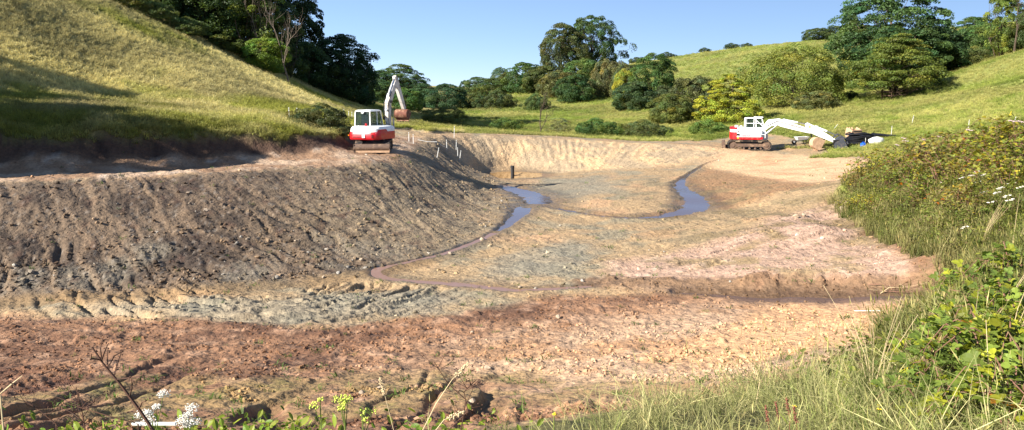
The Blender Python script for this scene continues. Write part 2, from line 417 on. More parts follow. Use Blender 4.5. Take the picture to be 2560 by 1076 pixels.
    lump = np.abs(fbm(X * 2.6, Y * 2.6, 95, 3)); rough += s6 * (1 - .8 * S(m_moss, .6)) * (0.13 * lump * (0.4 + 0.6 * smooth(-0.1, 0.3, fbm(X * 0.5, Y * 0.5, 96, 2) + 0.1)))
    chd = np.full(N, 9.0); kk = near[Y[near] < 45]
    chd[kk], _ = polyline_dist(pts[kk], GP([(1490,705),(1700,715),(1900,722),(2100,722),(2330,715)]))
    C_ch = smooth(1.0, 0.35, chd + 0.8 * wob)
    rough += C_ch * (0.22 * np.abs(fbm(X * 1.8, Y * 1.8, 98, 3)) + 0.08 * np.abs(fbm(X * 5, Y * 5, 99, 2)))
    # grass: tussocks
    gm = S(-mud, 0.25)
    tus = 0.16 * np.abs(fbm(X * 0.9, Y * 0.9, 101, 3)) + 0.12 * fbm(X * 0.3, Y * 0.3, 102, 2)
    far = smooth(60, 200, dist)
    dzt = dz + (1 - gm) * rough * (1 - 0.6 * S(m_plat, 1)) + gm * tus * (1 + 1.5 * far)
    # little kerb of turf above the cut bank
    dzt += 0.16 * smooth(-0.7, -0.1, mud) * smooth(0.35, 0.0, mud) * (Y > 30) * (X < -5)
    # channel lip on the right
    Zf = Z + dzt
    wet = np.zeros(N)
    for nm, r in stream_w:
        c = near[(np.abs(X[near] - r[:, 0].mean()) < 20) & (np.abs(Y[near] - r[:, 1].mean()) < 40)]
        d, a = polyline_dist(pts[c], r[:, :2]); ii = np.clip(np.round(a).astype(int), 0, len(r) - 1)
        zc = r[ii, 2]; w = r[ii, 3] * (1 + 0.35 * perlin(X[c] * 1.3, Y[c] * 1.3, 111) + 0.25 * perlin(X[c] * 4, Y[c] * 4, 112))
        t = d / w
        dp = 0.045 if nm == 'muddy_trickle' else 0.10
        bed = zc - dp * np.clip(1 - t * t, -.7, 1) + 0.015 * perlin(X[c] * 3, Y[c] * 3, 113)
        b = smooth(4.2, 1.0, t)
        Zf[c] = Zf[c] * (1 - b) + bed * b
        wet[c] = np.maximum(wet[c], smooth(2.6, 1.1, t))
    e = np.hypot((X - POOL[0]) / POOL_R[0], (Y - POOL[1]) / POOL_R[1]) + 0.25 * fbm(X * 0.6, Y * 0.6, 115, 3)
    b = smooth(1.5, 1.0, e); Zf = Zf * (1 - b) + (POOL[2] - 0.16 * np.clip(1.05 - e, -0.5, 1)) * b
    wet = np.maximum(wet, smooth(1.6, 1.0, e))
    # ------------- colour
    def mix(a, bcol, t): return a * (1 - t[:, None]) + np.asarray(bcol)[None, :] * t[:, None]
    K = 0.66
    L = lambda *c: s2l(c) * K
    n1 = fbm(X * 0.45, Y * 0.45, 121, 4); n2 = fbm(X * 1.6, Y * 1.6, 122, 4); n3 = fbm(X * 6, Y * 6, 123, 3)
    C = np.tile(L(184, 154, 114), (N, 1))                                      # ochre floor
    C = mix(C, L(160, 146, 118), smooth(-0.1, 0.3, n1))
    C = mix(C, L(202, 162, 120), smooth(0.1, 0.45, fbm(X * 0.3, Y * 0.3, 124, 3)))
    for gp in greypatch:
        C = mix(C, L(152, 143, 122), S(sd_(gp, 2.2), 0.9) * 0.75)
    C = mix(C, L(230, 192, 144), s4)                                              # dam face
    C = mix(C, L(184, 162, 130), s4 * smooth(0.0, 0.35, n1 + 0.25 * smooth(76, 70, Y)) * 0.8)
    C = mix(C, L(232, 192, 146), S(m_plat, 1.2))
    C = mix(C, L(220, 166, 122), S(m_plat, 1.0) * smooth(-0.1, 0.4, n1))
    # left bank: brown, grey lower down, stony
    cs = np.tile(L(124, 103, 81), (N, 1)); cs = mix(cs, L(82, 66, 51), smooth(-0.15, 0.25, n1 + 0.25 * scr * scrm))
    cs = mix(cs, L(130, 119, 101), .8 * smooth(-0.05, 0.3, fbm(X * 0.35, Y * 0.35, 131, 3) + 0.45 * smooth(-4.6, -6.6, Z) - 0.3))
    cs = mix(cs, L(88, 58, 42), 0.5 * smooth(0.15, 0.4, n2)); cs = mix(cs, L(170, 160, 146), 0.4 * smooth(0.22, 0.45, n3))
    cs = mix(cs, L(150, 124, 96), .6 * smooth(.12, .4, perlin(u * 2.6, v * 0.13, 132)))
    cs = mix(cs, L(166, 144, 112), smooth(-12, -4.5, X) * 0.9 * smooth(29, 36, Y) * smooth(.5, -.2, n2))
    cs = cs * (1 - .3 * np.clip(grv, 0, 1))[:, None]
    C = C * (1 - s1[:, None]) + cs * s1[:, None]
    cb = np.tile(L(198, 168, 138), (N, 1)); cb = mix(cb, L(164, 128, 96), smooth(0, 0.4, n1 + 0.25 * smooth(39, 45, ub + 22)))
    cb = mix(cb, L(214, 196, 176), 0.7 * smooth(0.1, 0.5, n2) * smooth(1.6, 0.3, m_bench))
    C = C * (1 - s2[:, None]) + cb * s2[:, None]
    ck = np.tile(L(100, 74, 56), (N, 1)); ck = mix(ck, L(72, 52, 40), smooth(-0.1, 0.3, n2)); C = C * (1 - s3[:, None]) + ck * s3[:, None]  # cut bank: brown soil, darkened so its shade sits in the colour
    # right bank
    cr_ = np.tile(L(200, 164, 138), (N, 1)); cr_ = mix(cr_, L(178, 150, 112), smooth(0.0, 0.35, n1 + 0.2 * perlin(ru, rv * .2, 83)))
    cr_ = mix(cr_, L(226, 198, 174), 0.4 * smooth(0.15, 0.4, n2)); C = C * (1 - s5[:, None]) + cr_ * s5[:, None]
    C = mix(C, L(164, 124, 86), .85 * S(sd_(GP([(1715,452),(1765,418),(1850,436),(1960,450),(2070,462),(1960,478),(1810,522),(1772,500)]), 1.0), .6))
    C = mix(C, L(150, 126, 88), rr * 0.9 * smooth(0.0, 0.4, n1 + 0.1))
    # red soil
    c6 = np.tile(L(158, 116, 84), (N, 1)); c6 = mix(c6, L(120, 84, 60), smooth(-0.1, 0.35, n1)); c6 = mix(c6, L(192, 152, 120), smooth(0.05, 0.4, n2) * 0.7)
    c7 = np.tile(L(204, 168, 134), (N, 1)); c7 = mix(c7, L(196, 152, 112), smooth(-0.05, 0.3, n1)); c7 = mix(c7, L(170, 128, 92), smooth(0.2, 0.5, fbm(X * 0.5, Y * 0.5, 141, 3)))
    t7 = S(m_redr, 2.2); c6 = c6 * (1 - t7[:, None]) + c7 * t7[:, None]
    ms = S(m_moss, 0.8) * smooth(-0.25, 0.15, fbm(X * 0.8, Y * 0.8, 142, 3) + 0.05)
    c6 = mix(c6, L(170, 140, 92), ms * 0.8)
    c6 = mix(c6, L(120, 118, 58), ms * 0.55 * smooth(0.1, -0.3, fbm(X * 1.3, Y * 1.3, 143, 3) + 0.22 * smooth(-7, 1, X)))
    c6 = mix(c6, L(112, 72, 52), fw * smooth(-0.25, -0.55, f1) * 0.5)
    C = C * (1 - s6[:, None]) + c6 * s6[:, None]
    C = mix(C, L(226, 176, 128), S(sd_(GP([(1560,905),(1760,850),(1850,790),(1960,765),(2250,760),(2330,770),(2200,850),(2000,880),(1750,920)]), 1.0), .5) * .85)
    C = mix(C, L(142, 112, 84), C_ch * smooth(-.5, .1, n2 + .25))
    C = mix(C, L(150, 116, 84), 0.5 * smooth(0.5, 0.0, np.abs(m_red - 0.2)) * smooth(5, 12, X + 8))
    toed = np.full(N, 9.0); toed[kk], _ = polyline_dist(pts[kk], xy('E') + np.array([.35, -.3]))
    C = mix(C, L(140, 112, 76), .75 * smooth(.9, .3, toed + .8 * wob) * smooth(34, 30, Y))
    C = C * (1 - 0.42 * wet[:, None])                                         # soaked soil is darker
    C *= (1 + 0.22 * n3 + 0.16 * n2)[:, None]
    # grass ground
    gs = fbm(X * 0.11, Y * 0.11 , 151, 4); g2 = fbm(X * 0.7, Y * 0.7, 152, 3)
    cg = np.tile(np.array([0.190, 0.165, 0.045]), (N, 1))
    cg = mix(cg, (0.125, 0.145, 0.028), smooth(-0.1, 0.28, gs + 0.25 * g2))
    lefth = smooth(0, -12, X - 0.02 * Y)
    cg = mix(cg, (0.33, 0.28, 0.11), lefth * smooth(-.15, 0.3, -gs + 0.1 * g2 + 0.35 * smooth(-2.2, 1.0, Z) - 0.05))
    cg = mix(cg, (0.25, 0.245, 0.06), smooth(10, 25, X) * 0.75 * smooth(-0.4, 0.3, gs + .3 * g2))
    cg = mix(cg, (0.17, 0.21, 0.045), smooth(0, 1, smooth(70, 100, Y) * smooth(-15, 0, X)) * 0.45)
    cg = mix(cg, (0.055, 0.12, 0.014), 0.8 * smooth(2.2, .4, -mud) * (Y > 55) * (X > 20) * smooth(30, 36, X))
    cg *= (1 + 0.35 * g2)[:, None]
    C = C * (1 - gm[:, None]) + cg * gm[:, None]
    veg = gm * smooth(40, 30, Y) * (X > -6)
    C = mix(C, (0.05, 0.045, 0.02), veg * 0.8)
    C = np.clip(C, 0.004, 0.8)
    R = 0.92 - 0.5 * wet - 0.12 * s1 * smooth(0.0, 0.3, n1)
    return Zf, C, R, mud

# polar sheet about a point behind the viewpoint: fine where the pond is, coarse far away
PX0, PY0 = 0.0, -8.0
rads = [2.0]
while rads[-1] < 1000:
    r = rads[-1]; rads.append(r * (1.03 if r < 14 else 1.0043 if r < 112 else 1.016))
rads = np.array(rads)
az = np.concatenate([np.linspace(-80, -34, 34, endpoint=False), np.linspace(-34, 34, 640), np.linspace(34, 80, 35)[1:]])
RR, AA = np.meshgrid(rads, np.radians(az), indexing='ij')
GX = (PX0 + RR * np.sin(AA)).ravel(); GY = (PY0 + RR * np.cos(AA)).ravel()
GZ0 = H0(GX, GY)
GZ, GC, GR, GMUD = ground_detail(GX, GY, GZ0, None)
nr, na = RR.shape

def HZ(x, y):
    """height of the finished ground (bilinear on the sheet)"""
    x = np.atleast_1d(np.asarray(x, float)); y = np.atleast_1d(np.asarray(y, float))
    r = np.hypot(x - PX0, y - PY0); a = np.degrees(np.arctan2(x - PX0, y - PY0))
    i = np.clip(np.searchsorted(rads, r) - 1, 0, nr - 2); j = np.clip(np.searchsorted(az, a) - 1, 0, na - 2)
    fr = np.clip((r - rads[i]) / (rads[i + 1] - rads[i]), 0, 1); fa = np.clip((a - az[j]) / (az[j + 1] - az[j]), 0, 1)
    Z = GZ.reshape(nr, na)
    return (Z[i, j] * (1 - fr) + Z[i + 1, j] * fr) * (1 - fa) + (Z[i, j + 1] * (1 - fr) + Z[i + 1, j + 1] * fr) * fa

def hz(x, y): return float(HZ(x, y)[0])
def MUDAT(x, y):
    r = np.hypot(x - PX0, y - PY0); a = np.degrees(np.arctan2(x - PX0, y - PY0))
    i = np.clip(np.searchsorted(rads, r), 0, nr - 1); j = np.clip(np.searchsorted(az, a), 0, na - 1)
    return GMUD.reshape(nr, na)[i, j]
def GCAT(x, y):
    r = np.hypot(x - PX0, y - PY0); a = np.degrees(np.arctan2(x - PX0, y - PY0))
    i = np.clip(np.searchsorted(rads, r), 0, nr - 1); j = np.clip(np.searchsorted(az, a), 0, na - 1)
    return GC.reshape(nr, na, 3)[i, j]
def GT(px, py, lo=3.0, hi=400.0):
    """line of sight against the finished ground"""
    r = ray(px, py); r = r / r[1]
    t = np.exp(np.linspace(math.log(lo), math.log(hi), 1500))
    h = HZ(r[0] * t, r[1] * t) - r[2] * t
    k = np.where(h >= 0)[0]; k = k[0] if len(k) else len(t) - 1
    return np.array([r[0] * t[k], r[1] * t[k], hz(r[0] * t[k], r[1] * t[k])])

def ground_mat(name, scale1, scale2, bstr, grass=False):
    m, t, b, out = new_mat(name)
    at = t.nodes.new('ShaderNodeAttribute'); at.attribute_name = 'Col'
    ar = t.nodes.new('ShaderNodeAttribute'); ar.attribute_name = 'Rough'
    tc = t.nodes.new('ShaderNodeTexCoord')
    n1 = t.nodes.new('ShaderNodeTexNoise'); n1.inputs['Scale'].default_value = scale1; n1.inputs['Detail'].default_value = 7; n1.inputs['Roughness'].default_value = 0.68
    t.links.new(tc.outputs['Object'], n1.inputs['Vector'])
    mr = t.nodes.new('ShaderNodeMapRange'); mr.inputs['From Min'].default_value = 0.3; mr.inputs['From Max'].default_value = 0.7
    mr.inputs['To Min'].default_value = 0.62; mr.inputs['To Max'].default_value = 1.32
    t.links.new(n1.outputs['Fac'], mr.inputs['Value'])
    mx = t.nodes.new('ShaderNodeVectorMath'); mx.operation = 'SCALE'
    t.links.new(at.outputs['Color'], mx.inputs[0]); t.links.new(mr.outputs[0], mx.inputs['Scale'])
    t.links.new(mx.outputs[0], b.inputs['Base Color'])
    t.links.new(ar.outputs['Fac'], b.inputs['Roughness'])
    b.inputs['Specular IOR Level'].default_value = 0.25 if grass else 0.4
    n2 = t.nodes.new('ShaderNodeTexNoise'); n2.inputs['Scale'].default_value = scale2; n2.inputs['Detail'].default_value = 4; n2.inputs['Roughness'].default_value = 0.55
    t.links.new(tc.outputs['Object'], n2.inputs['Vector'])
    vo = t.nodes.new('ShaderNodeTexVoronoi'); vo.inputs['Scale'].default_value = scale2 * 2.2
    t.links.new(tc.outputs['Object'], vo.inputs['Vector'])
    ad = t.nodes.new('ShaderNodeMath'); ad.operation = 'ADD'
    t.links.new(n2.outputs['Fac'], ad.inputs[0])
    ml = t.nodes.new('ShaderNodeMath'); ml.operation = 'MULTIPLY'; ml.inputs[1].default_value = -0.12
    t.links.new(vo.outputs['Distance'], ml.inputs[0]); t.links.new(ml.outputs[0], ad.inputs[1])
    bp = t.nodes.new('ShaderNodeBump'); bp.inputs['Strength'].default_value = bstr; bp.inputs['Distance'].default_value = 0.12
    t.links.new(ad.outputs[0], bp.inputs['Height']); t.links.new(bp.outputs[0], b.inputs['Normal'])
    return m
MAT_MUD = ground_mat('bare_soil', 8.0, 5.5, 0.75)
MAT_TURF = ground_mat('turf', 3.0, 2.5, 0.9, True)

def build_sheet():
    co = np.stack([GX, GY, GZ], 1)
    g = co.reshape(nr, na, 3)
    du = np.gradient(g, axis=0); dv = np.gradient(g, axis=1)
    nrm = np.cross(dv, du).reshape(-1, 3); nrm /= np.linalg.norm(nrm, axis=1)[:, None] + 1e-12
    idx = np.arange(nr * na).reshape(nr, na)
    quads = np.stack([idx[:-1, :-1], idx[:-1, 1:], idx[1:, 1:], idx[1:, :-1]], -1).reshape(-1, 4)
    fm = GMUD[quads].mean(1); fx = GX[quads].mean(1); fy = GY[quads].mean(1)
    mudf = fm > 0
    weedy = (~mudf) & (fy < 46 + 0.0 * fx) & (fx > -6 - 0.8 * np.maximum(fy - 10, 0)) & (fx > -12)
    hill = (~mudf) & (~weedy) & (fx < -0.07 * fy + 0.5 - 8 * smooth(80, 140, fy)) 
    sets = [('excavated_basin', mudf, MAT_MUD), ('weedy_bank_ground', weedy, MAT_TURF), ('hillside', hill, MAT_TURF), ('valley_field', ~(mudf | weedy | hill), MAT_TURF)]
    for name, sel, mat in sets:
        q = quads[sel]; us, inv = np.unique(q, return_inverse=True); q2 = inv.reshape(q.shape)
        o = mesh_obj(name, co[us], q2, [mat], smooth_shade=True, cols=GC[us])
        a = o.data.attributes.new('Rough', 'FLOAT', 'POINT'); a.data.foreach_set('value', GR[us].astype(np.float32))
        o.data.normals_split_custom_set_from_vertices(nrm[us])
        tag(o, kind='structure')
build_sheet()

# water
def water_mat(name, srgb, rough, bump):
    m, t, b, out = new_mat(name)
    b.inputs['Base Color'].default_value = (*s2l(srgb), 1); b.inputs['Roughness'].default_value = rough
    b.inputs['IOR'].default_value = 1.333; b.inputs['Specular IOR Level'].default_value = 0.5
    tc = t.nodes.new('ShaderNodeTexCoord'); nn = t.nodes.new('ShaderNodeTexNoise'); nn.inputs['Scale'].default_value = 3.0; nn.inputs['Detail'].default_value = 4
    bp = t.nodes.new('ShaderNodeBump'); bp.inputs['Strength'].default_value = bump; bp.inputs['Distance'].default_value = 0.02
    t.links.new(tc.outputs['Object'], nn.inputs['Vector']); t.links.new(nn.outputs['Fac'], bp.inputs['Height']); t.links.new(bp.outputs[0], b.inputs['Normal'])
    return m
WAT = water_mat('muddy_water', (92, 76, 72), 0.06, 0.25)
WATM = water_mat('thin_silty_water', (134, 104, 88), 0.32, 0.6)
WATP = water_mat('silty_pool_water', (150, 112, 62), 0.04, 0.08)
for nm, r in stream_w:
    vs, fs = [], []
    for i in range(len(r)):
        a = r[max(i - 1, 0)]; b_ = r[min(i + 1, len(r) - 1)]; tn = (b_ - a)[:2]; tn = tn / (np.hypot(*tn) + 1e-9); pn = np.array([-tn[1], tn[0]])
        for s in (-1, -0.33, 0.33, 1):
            q = r[i, :2] + pn * s * r[i, 3] * 1.25; vs.append((q[0], q[1], r[i, 2] - (0.014 if nm == 'muddy_trickle' else 0.035)))
    for i in range(len(r) - 1):
        for k in range(3): fs.append((i * 4 + k, i * 4 + k + 1, i * 4 + k + 5, i * 4 + k + 4))
    o = mesh_obj(nm, vs, fs, [WATM if nm == 'muddy_trickle' else WAT], smooth_shade=True); tag(o, kind='structure')
vs = [(POOL[0], POOL[1], POOL_Z)]; N_ = 48
for i in range(N_):
    a = i / N_ * 2 * math.pi; vs.append((POOL[0] + math.cos(a) * POOL_R[0] * 1.35, POOL[1] + math.sin(a) * POOL_R[1] * 1.35, POOL_Z))
o = mesh_obj('pool_water', vs, [(0, i + 1, (i + 1) % N_ + 1) for i in range(N_)], [WATP]); tag(o, kind='structure')

# ---------------------------------------------------------------- trees and bushes
def leaf_mat(name, trans=0.3):
    m, t, b, out = new_mat(name)
    at = t.nodes.new('ShaderNodeAttribute'); at.attribute_name = 'Col'
    oi = t.nodes.new('ShaderNodeObjectInfo')
    mx = t.nodes.new('ShaderNodeVectorMath'); mx.operation = 'MULTIPLY'
    t.links.new(at.outputs['Color'], mx.inputs[0]); t.links.new(oi.outputs['Color'], mx.inputs[1])
    t.links.new(mx.outputs[0], b.inputs['Base Color'])
    b.inputs['Roughness'].default_value = 0.55; b.inputs['Specular IOR Level'].default_value = 0.25
    tr = t.nodes.new('ShaderNodeBsdfTranslucent')
    sc = t.nodes.new('ShaderNodeVectorMath'); sc.operation = 'MULTIPLY'; sc.inputs[1].default_value = (1.3, 1.35, 0.5)
    t.links.new(mx.outputs[0], sc.inputs[0]); t.links.new(sc.outputs[0], tr.inputs['Color'])
    ms = t.nodes.new('ShaderNodeMixShader'); ms.inputs[0].default_value = trans
    t.links.new(b.outputs[0], ms.inputs[1]); t.links.new(tr.outputs[0], ms.inputs[2]); t.links.new(ms.outputs[0], out.inputs[0])
    return m
LEAF = leaf_mat('foliage')
BARK = simple_mat('bark', (84, 70, 56), 0.9, var=0.4, scale=5, bump=0.6)
DEADBARK = simple_mat('dead_bark', (112, 98, 84), 0.9, var=0.35, scale=5)

def tube(pts, rad, sides=6):
    pts = np.asarray(pts, float); n = len(pts); V = []; Fc = []
    for i in range(n):
        t = pts[min(i + 1, n - 1)] - pts[max(i - 1, 0)]; t = t / (np.linalg.norm(t) + 1e-9)
        a = np.cross(t, [0.31, 0.87, 0.39]); a /= np.linalg.norm(a) + 1e-9; b = np.cross(t, a)
        for k in range(sides):
            th = 2 * math.pi * k / sides
            V.append(pts[i] + rad[i] * (math.cos(th) * a + math.sin(th) * b))
    for i in range(n - 1):
        for k in range(sides):
            Fc.append((i * sides + k, i * sides + (k + 1) % sides, (i + 1) * sides + (k + 1) % sides, (i + 1) * sides + k))
    Fc.append(tuple(range(sides))[::-1]); Fc.append(tuple((n - 1) * sides + k for k in range(sides)))
    return V, Fc

class MB:
    def __init__(s): s.v = []; s.f = []
    def add(s, V, Fc):
        o = len(s.v); s.v.extend(V); s.f.extend([tuple(i + o for i in f) for f in Fc]); return s
    def obj(s, name, mats, parent=None, smooth_shade=False, link=True): return mesh_obj(name, s.v, s.f, mats, parent, smooth_shade, link=link)

def leaf_quads(centres, normals, size, r, aspect=0.62, droop=0.0):
    """one pointed quad per centre, lying across its normal"""
    nrm = normals / (np.linalg.norm(normals, axis=1)[:, None] + 1e-9)
    t = r.normal(size=nrm.shape); t -= (t * nrm).sum(1)[:, None] * nrm; t /= np.linalg.norm(t, axis=1)[:, None] + 1e-9
    t[:, 2] -= droop; t /= np.linalg.norm(t, axis=1)[:, None] + 1e-9
    b = np.cross(nrm, t)
    s = size[:, None]
    v = np.stack([centres - t * s * 0.5, centres + b * s * aspect * 0.5 + t * s * 0.05, centres + t * s * 0.5, centres - b * s * aspect * 0.5 + t * s * 0.05], 1)
    return v.reshape(-1, 3)

def crown_proto(name, seed, H, Wd, profile, n_clump, leaves, lsize, clump_r, flat=0.8, base=0.2, hollow=0.55, tint=0.25, spread=0.55, up=0.35):
    """crown of leaf clumps inside a profile radius(h); returns mesh and clump centres"""
    r = np.random.default_rng(seed)
    hs = []; c = []
    while len(c) < n_clump:
        h = base + (1 - base) * r.random()
        R = profile(h) * Wd / 2
        if r.random() * 1.0 > (profile(h) + 0.12): continue
        a = r.random() * 2 * math.pi
        rr = R * (hollow + (1 - hollow) * r.random() ** 0.6) * (0.82 + 0.3 * perlin(np.array([math.cos(a) * 1.6 + h * 2]), np.array([math.sin(a) * 1.6]), seed)[0] + 0.1)
        if r.random() < 0.18: rr *= r.random()
        c.append((math.cos(a) * rr, math.sin(a) * rr, h * H))
    c = np.array(c)
    cr = clump_r * (0.6 + 0.8 * r.random(n_clump))
    # fill the stated height and width
    c[:, 2] = base * H + (c[:, 2] - base * H) * (H - clump_r * flat * 0.8 - base * H) / (np.percentile(c[:, 2], 99) - base * H)
    c[:, :2] *= (Wd / 2 - clump_r * 0.7) / np.percentile(np.hypot(c[:, 0], c[:, 1]), 96)
    ci = r.integers(0, n_clump, leaves)
    d = r.normal(size=(leaves, 3)); d /= np.linalg.norm(d, axis=1)[:, None]
    outw = c[ci] - np.array([0, 0, H * 0.45]); outw /= np.linalg.norm(outw, axis=1)[:, None] + 1e-9
    d += outw * 0.75 + np.array([0, 0, up]); d /= np.linalg.norm(d, axis=1)[:, None]
    rad = cr[ci] * (0.55 + 0.5 * r.random(leaves) ** 0.5)
    pos = c[ci] + d * rad[:, None] * np.array([1, 1, flat])
    pos[:, 2] = np.maximum(pos[:, 2], 0.05)
    nrm = d + r.normal(size=d.shape) * spread
    sz = lsize * (0.6 + 0.8 * r.random(leaves))
    V = leaf_quads(pos, nrm, sz, r)
    Fq = np.arange(leaves * 4).reshape(-1, 4)
    ct = 1 + tint * r.normal(size=n_clump); hue = r.normal(size=n_clump) * 0.12
    lt = np.clip(ct[ci] * (1 + 0.18 * r.normal(size=leaves)), 0.35, 1.9)
    colr = np.stack([lt * (1 + hue[ci] + 0.05 * r.normal(size=leaves)), lt, lt * (1 - hue[ci])], 1)
    o = mesh_obj(name, V, Fq, [LEAF], cols=np.repeat(np.clip(colr, 0.1, 2.5), 4, 0), link=False)
    return o.data, c

def limbs(seed, H, r0, centres, n_limb, stems=1, split=0.3, lean=0.05):
    r = np.random.default_rng(seed + 50); mb = MB()
    forks = []
    for s in range(stems):
        off = r.normal(size=2) * (0.0 if stems == 1 else 0.05 * H)
        top = np.array([off[0] * 2.2 + r.normal() * lean * H, off[1] * 2.2 + r.normal() * lean * H, H * 0.8])
        pts = [np.array([off[0], off[1], -0.35])]
        for k in range(1, 7):
            q = pts[0] + (top - pts[0]) * k / 6; q = q + np.append(r.normal(size=2) * 0.02 * H, 0); pts.append(q)
        rad = [r0 * (1.25 if k == 0 else 1) * (1 - 0.85 * k / 6) / (1 + 0.5 * (stems - 1)) for k in range(7)]
        mb.add(*tube(pts, rad, 7)); forks.append(pts)
    pick = r.permutation(len(centres))[:n_limb]
    for i in pick:
        pts = forks[r.integers(0, stems)]; c = centres[i]
        k = int(np.clip((c[2] / H - split) / 0.7 * 5, 1, 5)) if c[2] > split * H else 1
        a = pts[k]; mid = a * 0.45 + c * 0.55 + np.array([0, 0, -0.04 * H]) + r.normal(size=3) * 0.03 * H
        rr = r0 * (0.34 - 0.04 * k)
        mb.add(*tube([a, mid, c], [rr, rr * 0.6, rr * 0.18], 5))
    return mb

def bare_tree_mesh(name, seed, H, r0, spread=0.5, levels=4, mat=None):
    r = np.random.default_rng(seed); mb = MB()
    def grow(p, d, L, rad, lev):
        n = 4; pts = [p]; dd = d
        for k in range(n):
            dd = dd + r.normal(size=3) * 0.13; dd[2] += 0.03; dd /= np.linalg.norm(dd)
            pts.append(pts[-1] + dd * L / n)
        mb.add(*tube(pts, [rad * (1 - 0.55 * k / n) for k in range(n + 1)], 5 if lev > 1 else 4))
        if lev == 0: return
        for _ in range(3 if lev > 1 else 2 + r.integers(0, 2)):
            k = r.integers(1, n + 1); nd = dd + r.normal(size=3) * spread; nd[2] += 0.25; nd /= np.linalg.norm(nd)
            grow(pts[k], nd, L * (0.55 + 0.25 * r.random()), rad * 0.5, lev - 1)
    grow(np.array([0, 0, -0.2]), np.array([0.02, 0, 1.0]), H * 0.5, r0, levels)
    o = mb.obj(name, [mat or DEADBARK], link=False)
    z = max(v[2] for v in mb.v); o.data.transform(Matrix.Scale(H / z, 4, (0, 0, 1)))
    return o.data

PROTO = {}
def proto(key, seed, H, Wd, profile, n_clump, leaves, lsize, clump_r, r0, n_limb, stems=1, **kw):
    sp = kw.pop('split', 0.3)
    cm, cc = crown_proto('crown', seed, H, Wd, profile, n_clump, leaves, lsize, clump_r, **kw)
    tm = limbs(seed, H, r0, cc, n_limb, stems, sp).obj('trunk', [BARK], smooth_shade=True, link=False).data
    PROTO[key] = (cm, tm, H, Wd)
dome = lambda h: math.sqrt(max(0.0, 1 - ((h - 0.42) / 0.58) ** 2)) if h > 0.42 else (0.55 + 0.45 * smooth(0.1, 0.42, h))
bushy = lambda h: math.sqrt(max(0.0, 1 - ((h - 0.35) / 0.65) ** 2)) if h > 0.35 else (0.82 + 0.18 * h / 0.35)
cone = lambda h: max(0.06, (1 - h) ** 0.58) if h > 0.16 else 0.6 + 2.2 * h
tallp = lambda h: (0.55 + 0.45 * math.sin(math.pi * min(1, h * 1.05))) * (1 if h < 0.85 else math.sqrt(max(0, (1 - h) / 0.15)))
proto('oak', 1, 14, 19, dome, 276, 50400, 0.279, 1.15, 0.45, 60, base=0.13, flat=0.8, hollow=0.4, spread=.8)
proto('oak2', 2, 15, 13, dome, 229, 44800, 0.262, 1.05, 0.4, 50, base=0.14, flat=0.85, hollow=0.55, spread=.8)
proto('wood', 3, 13, 10, tallp, 195, 39200, 0.246, 0.95, 0.3, 40, base=0.08, flat=0.95, spread=.8)
proto('wood2', 4, 12, 9, tallp, 184, 36400, 0.246, 0.9, 0.28, 36, base=0.08, flat=0.95, stems=2, spread=.8)
proto('shrub', 5, 6, 6.5, bushy, 149, 28000, 0.180, 0.65, 0.14, 26, stems=3, base=0.03, split=0.1, flat=.95, spread=.8)
proto('shrub2', 6, 5, 7, bushy, 138, 25200, 0.172, 0.62, 0.12, 26, stems=4, base=0.02, split=0.1, tint=0.3, flat=1.0, spread=.8)
proto('shrub3', 7, 7, 6, tallp, 149, 26600, 0.189, 0.7, 0.15, 26, stems=2, base=0.03, split=0.1, flat=1.0, spread=.8)
proto('willow', 8, 8.5, 12, bushy, 299, 47600, 0.172, 0.8, 0.2, 50, stems=4, base=0.04, flat=1.15, split=0.1, tint=0.14, up=0.5, spread=.9)
proto('layered', 9, 7.5, 9.4, cone, 264, 39200, 0.172, 0.8, 0.2, 90, base=0.17, flat=0.48, hollow=0.3, tint=0.2, up=0.4, split=0.12, spread=.7)
proto('golden', 10, 6.2, 6.8, cone, 195, 28000, 0.156, 0.55, 0.14, 70, base=0.04, flat=0.5, hollow=0.3, tint=0.25, up=0.4, split=0.1, spread=.8)
proto('low', 11, 2.6, 4.5, bushy, 114, 21000, 0.107, 0.4, 0.06, 20, stems=5, base=0.02, split=0.05, tint=0.3, flat=1.0, spread=.8)
proto('ivy', 12, 13, 7, tallp, 126, 26600, 0.213, 0.65, 0.24, 44, stems=4, base=0.08, flat=1.35, hollow=0.25, tint=0.35, split=0.1, spread=.8)
proto('thin', 13, 3.0, 3.4, bushy, 69, 7279, 0.090, 0.42, 0.05, 30, stems=5, base=0.05, split=0.05, tint=0.3)
BARE = [bare_tree_mesh('branches', 21, 11, 0.17, 0.42, 4), bare_tree_mesh('branches', 25, 5, 0.11, 0.45, 4, BARK)]

tree_r = np.random.default_rng(5)
def place_tree(key, px, top, d, wpx, color, name, label, cat='tree', group=None, base=None, rz=None, depth=1.0, dx=None):
    """px: middle, top: row of the tip, d: distance, wpx: width, all from the photo; stands on the ground at that distance"""
    q = P(px, top, d); x = q[0]; gz = hz(x, d)
    cm, tm, H, Wd = PROTO[key]
    w = wpx / FPX * d * 1.16; h = max(0.6, q[2] - gz, 0.32 * w); color = tuple(c * 1.75 for c in color)
    e = empty(name, (x, d, gz), tree_r.random() * 6.28 if rz is None else rz)
    e.scale = (w / Wd, w / Wd * depth, h / H)
    for nm, me in (('crown', cm), ('trunk', tm)):
        o = bpy.data.objects.new(nm, me); COL.objects.link(o); o.parent = e; o.color = (*color, 1)
    tag(e, label, cat, group)
    return e

